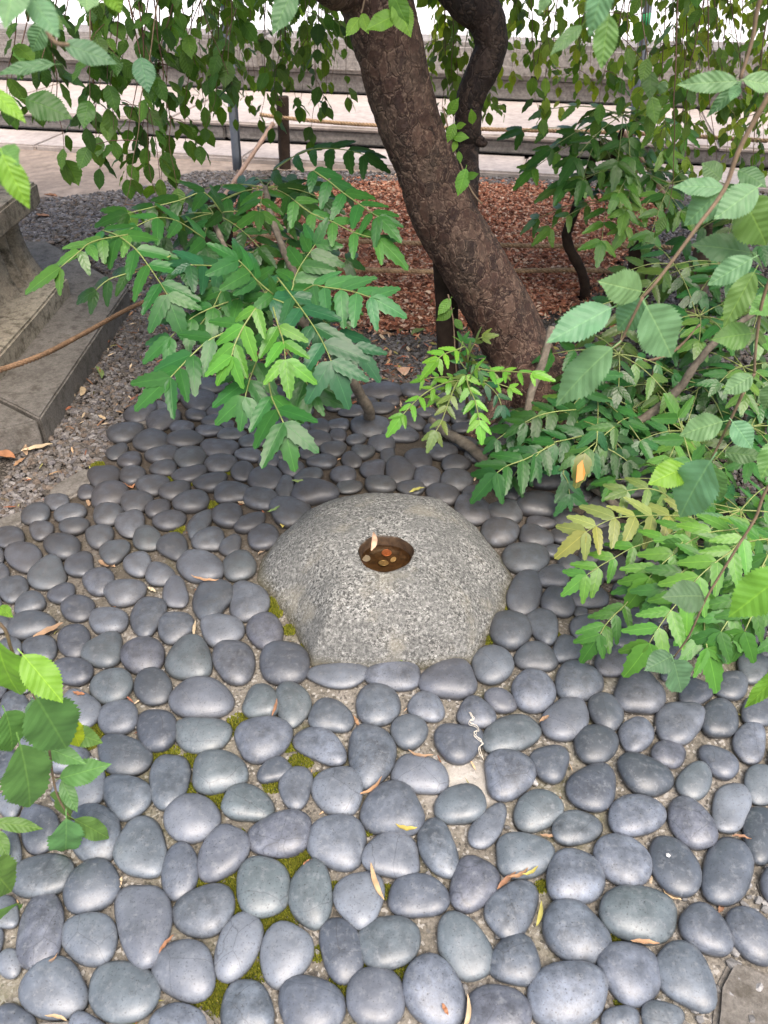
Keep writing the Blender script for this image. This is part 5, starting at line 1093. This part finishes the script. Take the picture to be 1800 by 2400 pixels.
for c, n in ((at(1720, 1240, 1.5), 12), (at(1600, 1180, 1.6), 9), (at(1790, 1330, 1.3), 8)):
    for k in range(n):
        a = 6.28*k/n+random.uniform(-.3, .3); d = Vector((math.cos(a), math.sin(a), random.uniform(-.1, .3))); nodes = [c+d*.24*t+Vector((0, 0, -.08*t*t)) for t in (0, .25, .5, .75, 1)]
        if min(p.z for p in nodes) < .03: nodes = [p+Vector((0, 0, .06)) for p in nodes]
        frond(f4, sh4, nodes, .074, random.choice([LG2, MG, (.06, .16, .03)]), spread=56, pair_from=1)
f4.build()
stemtube([gnd(1790, 1290, -.01), at(1740, 1240, 1.5), at(1650, 1215, 1.5)], [.009, .008, .005], root=sh4)
# ---- background shrub right of the tree
sb5 = gnd(1372, 700, 0); sh5 = thing('tall_background_shrub', 'taller dark shrub with a crooked bare stem on the mulch right of the trunk', 'shrub', (sb5.x, sb5.y, 0))
f5 = Foliage(sh5, MH, MHs, 'leaflet')
stemtube([gnd(1372, 700, -.01), at(1365, 640, 3.12), at(1338, 590, 3.12), at(1328, 550, 3.12), at(1345, 500, 3.12), at(1375, 420, 3.12), at(1400, 330, 3.15)], [.022, .020, .020, .020, .019, .017, .012], root=sh5, mat=MAT['post'])
stemtube([at(1375, 420, 3.12), at(1430, 380, 3.1), at(1460, 300, 3.1)], [.014, .012, .008], root=sh5, mat=MAT['post'])
for c, n in ((at(1400, 320, 3.12), 14), (at(1460, 270, 3.1), 12), (at(1490, 400, 3.0), 11), (at(1420, 470, 3.0), 7), (at(1570, 430, 2.9), 7)):
    for k in range(n):
        a = 6.28*k/n+random.uniform(-.3, .3); d = Vector((math.cos(a), math.sin(a), random.uniform(-.2, .4))); Lf = random.uniform(.26, .38); nodes = [c+d*Lf*t+Vector((0, 0, -.13*t*t)) for t in (0, .25, .5, .75, 1)]
        frond(f5, sh5, nodes, random.uniform(.072, .094), random.choice([(.035, .10, .018), (.05, .14, .025), (.07, .17, .025), (.10, .20, .035)]), spread=58, pair_from=1)
f5.build()
# ---- tangle of dark leaves at the right, behind the near leaves
sb6 = gnd(1560, 1050, 0); sh6 = thing('tangled_shrub', 'sparse brownish green shrub on the gravel between the tree foot and the grey post', 'shrub', (sb6.x, sb6.y, 0))
f6 = Foliage(sh6, MH, MHs, 'leaflet')
stemtube([gnd(1400, 1035, .01), at(1435, 1010, 1.98), at(1500, 985, 2.0), at(1544, 955, 2.0), at(1596, 905, 2.0), at(1634, 850, 2.0), at(1700, 780, 2.0), at(1790, 720, 2.0)], [.010, .012, .013, .013, .012, .011, .009, .006], root=sh6, mat=MAT['stem'])
stemtube([gnd(1560, 1050, -.01), at(1560, 1000, 2.1), at(1530, 900, 2.15), at(1560, 780, 2.2)], [.008, .007, .006, .004], root=sh6, mat=MAT['twig'])
stemtube([at(1480, 850, 2.1), at(1570, 830, 2.1), at(1640, 760, 2.1)], [.004, .004, .003], root=sh6, mat=MAT['twig'])
for c, n in ((at(1530, 900, 2.15), 11), (at(1480, 960, 2.05), 10), (at(1640, 740, 2.3), 13), (at(1450, 830, 2.1), 7), (at(1600, 1010, 1.95), 11), (at(1740, 860, 2.1), 12), (at(1700, 620, 2.5), 12), (at(1470, 700, 2.4), 4), (at(1760, 1000, 1.9), 10), (at(1580, 620, 2.5), 6), (at(1400, 930, 2.0), 7), (at(1780, 720, 2.3), 10), (at(1640, 900, 2.1), 9), (at(1720, 500, 2.9), 9)):
    for k in range(n):
        a = 6.28*k/n+random.uniform(-.3, .3); d = Vector((math.cos(a), math.sin(a), random.uniform(-.3, .4))); Lf = random.uniform(.18, .28); nodes = [c+d*Lf*t+Vector((0, 0, -.10*t*t)) for t in (0, .25, .5, .75, 1)]
        frond(f6, sh6, nodes, random.uniform(.066, .088), random.choice([(.055, .10, .02), MD, MG, MG, (.08, .17, .03), (.09, .20, .035)]), spread=55, pair_from=1)
f6.build()

# ================================================================ STICKS, FALLEN LEAVES, SPROUT
def stick(name, pts, rr_, mat, label, cat='branch', grp=None):
    o = pts[0]
    def dd(p, t, a): return noise.noise(p*30)*rr_[0]*.35+noise.noise(p*90)*rr_[0]*.15
    x = tube(name, pts, rr_, mat, None, 10, 9, dd, o); x.location = o; tag(x, label, cat, grp)
stick('dry_branch', [at(1294, 765, 2.02), at(1272, 847, 1.98), at(1247, 916, 1.94), at(1218, 1046, 1.86)], [.010, .011, .011, .012], MAT['stem'], 'thin grey stick leaning against the tree foot')
stick('fallen_branch', [gnd(1010, 985, .02), gnd(1045, 1014, .03), gnd(1090, 1040, .035), gnd(1134, 1078, .03), gnd(1160, 1100, .02)], [.012, .016, .017, .016, .010], MAT['stem'], 'knobbly grey branch lying on the cobbles left of the glossy shrub')
stick('fallen_branch', [gnd(1380, 1135, .03), gnd(1405, 1150, .035), gnd(1450, 1190, .03)], [.013, .015, .010], MAT['stem'], 'short grey branch piece under the right shrub')
def dryleaf(u, v, L, ang, col, label, w=.26, curl=.9, z=None, lift=.002):
    p = gnd(u, v, .012); z = (surf(p.x, p.y) if z is None else z)+lift; p = gnd(u, v, z); n = 9; vs = []; fs = []; s = random.uniform(-.5, .5)
    for i in range(n+1):
        t = i/n; wd = w*L*.5*math.sin(math.pi*min(1, t*.96+.02))**.8; bend = s*(t-.5)**2*L; zz = curl*L*.28*((t-.5)**2)*2*(1 if t > .3 else .5)+.0015*math.sin(t*17+u)
        for x, dz in ((-wd, wd*.7), (0, 0), (wd, wd*.75)): vs.append((x+bend, (t-.5)*L, zz+dz))
    for i in range(n):
        for k in (0, 1): a = i*3+k; fs.append((a, a+1, a+4, a+3))
    o = mk('fallen_leaf', mesh('fallen_leaf', vs, fs, MAT['dry'])); o.location = p; o.rotation_euler = (0, 0, ang); o.color = (*col, 1)
    tag(o, label, 'leaf', 'dry leaves fallen on the cobbles'); return o
def mpx(u, v, n): return pxm(n, gnd(u, v))
OR, TN, CR, RB, YE, GN = (.26, .13, .070), (.27, .175, .105), (.42, .32, .20), (.24, .075, .04), (.34, .30, .08), (.17, .22, .07)
DL = [(305,1137,34,.8,OR,'square tan leaf lying on the dark cobbles at the upper left',.9),(112,1482,75,-.9,TN,'long curled brown leaf on the left cobbles',.25),(250,1325,46,1.2,TN,'pale orange leaf between cobbles left of the basin stone',.4),
 (356,1383,24,1.0,CR,'small cream leaf between left cobbles above the brown flat joint',.4),(208,1180,30,.5,TN,'small tan leaf at the rear left edge of the cobbles',.3),(664,1232,14,0,YE,'tiny yellow round leaf at the left rim of the basin stone',.95),(622,1288,52,-.7,TN,'folded tan leaf leaning on the left side of the basin stone',.22),
 (566,1180,30,1.2,CR,'curled cream leaf beside the slim black cobble',.3),(643,1196,34,-.9,GN,'narrow yellow green leaf beside the bluish cobble behind the basin stone',.25),(704,1131,40,1.5,GN,'pale green oval leaf on the cobbles behind the basin stone',.28),
 (975,1149,40,-1.1,YE,'yellow green leaf lying at the back edge of the basin stone',.25),(1128,1503,44,-.6,CR,'cream leaf at the right front corner of the basin stone',.35),(1090,1545,78,-1.2,TN,'long orange leaf curling at the right front corner of the basin stone',.18),(985,1556,64,1.4,OR,'orange brown leaf strip at the front foot of the basin stone',.2),
 (860,1560,40,1.5,CR,'cream leaf strip left of the orange one at the front of the basin stone',.22),(924,1546,40,1.2,GN,'yellow green leaf at the front foot of the basin stone',.2),(455,1475,46,.1,CR,'upright pale strip leaf between cobbles left of the basin stone',.16),(480,1360,66,1.4,TN,'long tan leaf strip in the joint left of the basin stone',.12),
 (185,1627,30,1.4,OR,'orange leaf at the left beside the fresh green leaves',.32),(952,1943,50,1.45,YE,'yellow leaf lying on the round cobble in the middle foreground',.22),(880,2070,90,.35,CR,'long cream leaf across a pale cobble in the front middle',.14),(872,1850,72,-.9,TN,'long thin tan leaf strip between cobbles in the middle',.12),
 (985,1772,60,1.4,TN,'tan leaf in the joint below the pitted cobble in the middle',.14),(1185,2065,60,-.9,OR,'orange leaf between cobbles right of the front middle',.2),(1217,2052,52,-1.2,TN,'tan leaf standing over the cobble right of the front middle',.18),(1245,2045,44,-1.1,YE,'yellow tan leaf at the right of the front middle joint',.18),
 (1266,2145,58,-.35,YE,'yellow green curled leaf at the joint in the right foreground',.18),(1570,2098,50,.9,CR,'cream leaf at the tip of the dark oval cobble in the right foreground',.3),(1690,2128,30,-.6,OR,'orange pointed leaf at the far right foreground',.4),(1510,2208,66,1.5,TN,'tan leaf strip under the large cobble in the right foreground',.16),
 (1043,2366,28,.5,OR,'small orange leaf on the front bottom cobble',.35),(1098,2380,80,-.25,CR,'pale green cream strip leaf at the bottom edge',.14),(283,2068,26,.1,CR,'small cream leaf between cobbles in the left foreground',.3),(388,2212,46,-.6,OR,'orange leaf between large cobbles in the left foreground',.2),
 (110,2262,60,-.9,TN,'long tan leaf strip among the cobbles at the lower left',.14),(135,2383,54,1.4,CR,'twisted cream leaf at the bottom left',.14),(718,2024,30,-.8,OR,'small orange leaf on the green moss in the front middle',.3),(645,1660,46,-.15,OR,'orange leaf strip left of the round pale cobble',.16),(835,1690,40,.5,TN,'tan leaf right of the bluish cobble under the basin stone',.2),
 (1285,1960,40,1.5,TN,'tan leaf between cobbles in the right middle',.2),(1736,1960,44,1.4,OR,'orange strip leaf between cobbles at the right edge',.16),(1275,1685,30,-1,TN,'tan leaf scrap under the right shrub front',.3)]
for u, v, L, a, c, lab, wd in DL: dryleaf(u, v, mpx(u, v, L), a, vary(c, .12), lab, wd)
for u, v, L, a, c, lab, wd in [(12,1070,60,1.4,OR,'broad orange leaf lying on the gravel at the foot of the monument corner',.45),(88,1052,70,-1.2,CR,'cream forked leaf on the gravel beside the monument corner',.25),(60,1058,44,.4,TN,'tan leaf on the gravel between the orange and cream ones',.3),(45,1085,36,-.4,TN,'small tan leaf below the broad orange leaf on the gravel',.35),
   (196,920,44,.3,CR,'cream leaf standing on the gravel by the slab edge',.35),(238,876,60,.5,GN,'pale green leaf bits on the gravel beside the slab',.2),(946,874,34,.2,(.62,.36,.22),'round pinkish leaf on the litter in front of the prop',.9),(905,785,44,1.4,TN,'tan leaf on the gravel left of the prop',.3),(978,780,40,-.9,GN,'green fallen leaf on the litter left of the prop',.5),
   (388,960,40,1.2,TN,'curled tan leaf at the rear left corner of the cobbles',.4),(240,980,30,.9,CR,'cream leaf on the left gravel strip',.3),(100,508,34,1.4,OR,'orange leaf on the earth path at the far left',.4),(122,460,36,1.3,OR,'second orange leaf on the earth path, nearer the monument',.35)]:
    dryleaf(u, v, mpx(u, v, L), a, vary(c, .1), lab, wd, z=.0)['group'] = 'dry leaves fallen on the gravel and path'
# leaf standing in the water hole
o = dryleaf(877, 1268, .045, .2, (.50, .33, .22), 'brown leaf sticking up at the back rim of the water hole', .3, z=.16); o.rotation_euler = (R(62), R(10), .1); o['group'] = 'leaves in the water hole'
for u, v, L, a, c, lab in ((876, 1277, 26, 1.3, (.22, .24, .18), 'grey green sunken leaf at the back of the water hole'), (942, 1282, 30, -1.0, (.28, .05, .03), 'dark red sunken twig scrap at the right of the water hole'), (868, 1268, 18, .1, (.35, .04, .03), 'red scrap at the left of the water hole')):
    o = dryleaf(u, v, pxm(L, HC), a, c, lab, .3 if 'leaf' in lab else .12, z=HT-.003-.0385); o['group'] = 'leaves in the water hole'
# tiny clover sprout at the front of the basin stone
g0 = gnd(795, 1548, .01); sp = thing('sprout', 'tiny bright green clover sprout at the front foot of the basin stone', 'sprout', g0)
for k in range(5):
    a = k*1.26; d = Vector((math.cos(a), math.sin(a), .5)); b = g0+Vector((0, 0, .006)); mk('leaf', CHm[0], None, sp, local(sp, leafM(b, b+d*.011, Vector((0, 0, 1)), 1.6)), (.10, .40, .04))
# pale dry root fibre on the cobbles
pts = []; u_, v_ = 1100, 1695
for k in range(16):
    p = gnd(1098+k*2.2+6*math.sin(k*1.3), 1692+k*6.2, .0); pts.append(Vector((p.x, p.y, surf(p.x, p.y)+.005)))
o = pts[0]
fib = []
fibm = m_simple('pale_fibre', (.62, .55, .44), .8)
fr = thing('root_fibres', 'pale dry root fibres draped over a cobble right of centre', 'fibres', o)
for m in range(3):
    q = [p+Vector((random.uniform(-.004, .004), random.uniform(-.003, .003), .002*m)) for p in pts]
    tube('fibre', q, [.0005]*16, fibm, fr, 5, 3, None, o)
# bird dropping spots and white pebbles
for k, (u, v, r, lab) in enumerate(((592, 2014, 11, 'white splash on the rounded cobble left of the moss'), (222, 1782, 9, 'white splash beside the lower left leaves'), (1566, 2004, 7, 'small round white lichen spot on the long dark cobble'))):
    p = gnd(u, v, .012); z = surf(p.x, p.y)+.0015; p = gnd(u, v, z); r *= .75; q = [(pxm(r, p)*(1+.13*math.sin(i*2.3+k))*math.cos(i*.45), pxm(r, p)*(1+.13*math.sin(i*2.3+k))*math.sin(i*.45), .0) for i in range(14)]
    o = mk('white_splash', mesh('white_splash', q+[(x*.6, y*.6, .0015) for x, y, _ in q], [(i, (i+1) % 14, (i+1) % 14+14, i+14) for i in range(14)]+[tuple(range(14, 28))], MAT.setdefault('white', m_simple('white_lime', (.50, .50, .49), .8)))); o.location = p; tag(o, lab, 'stain')
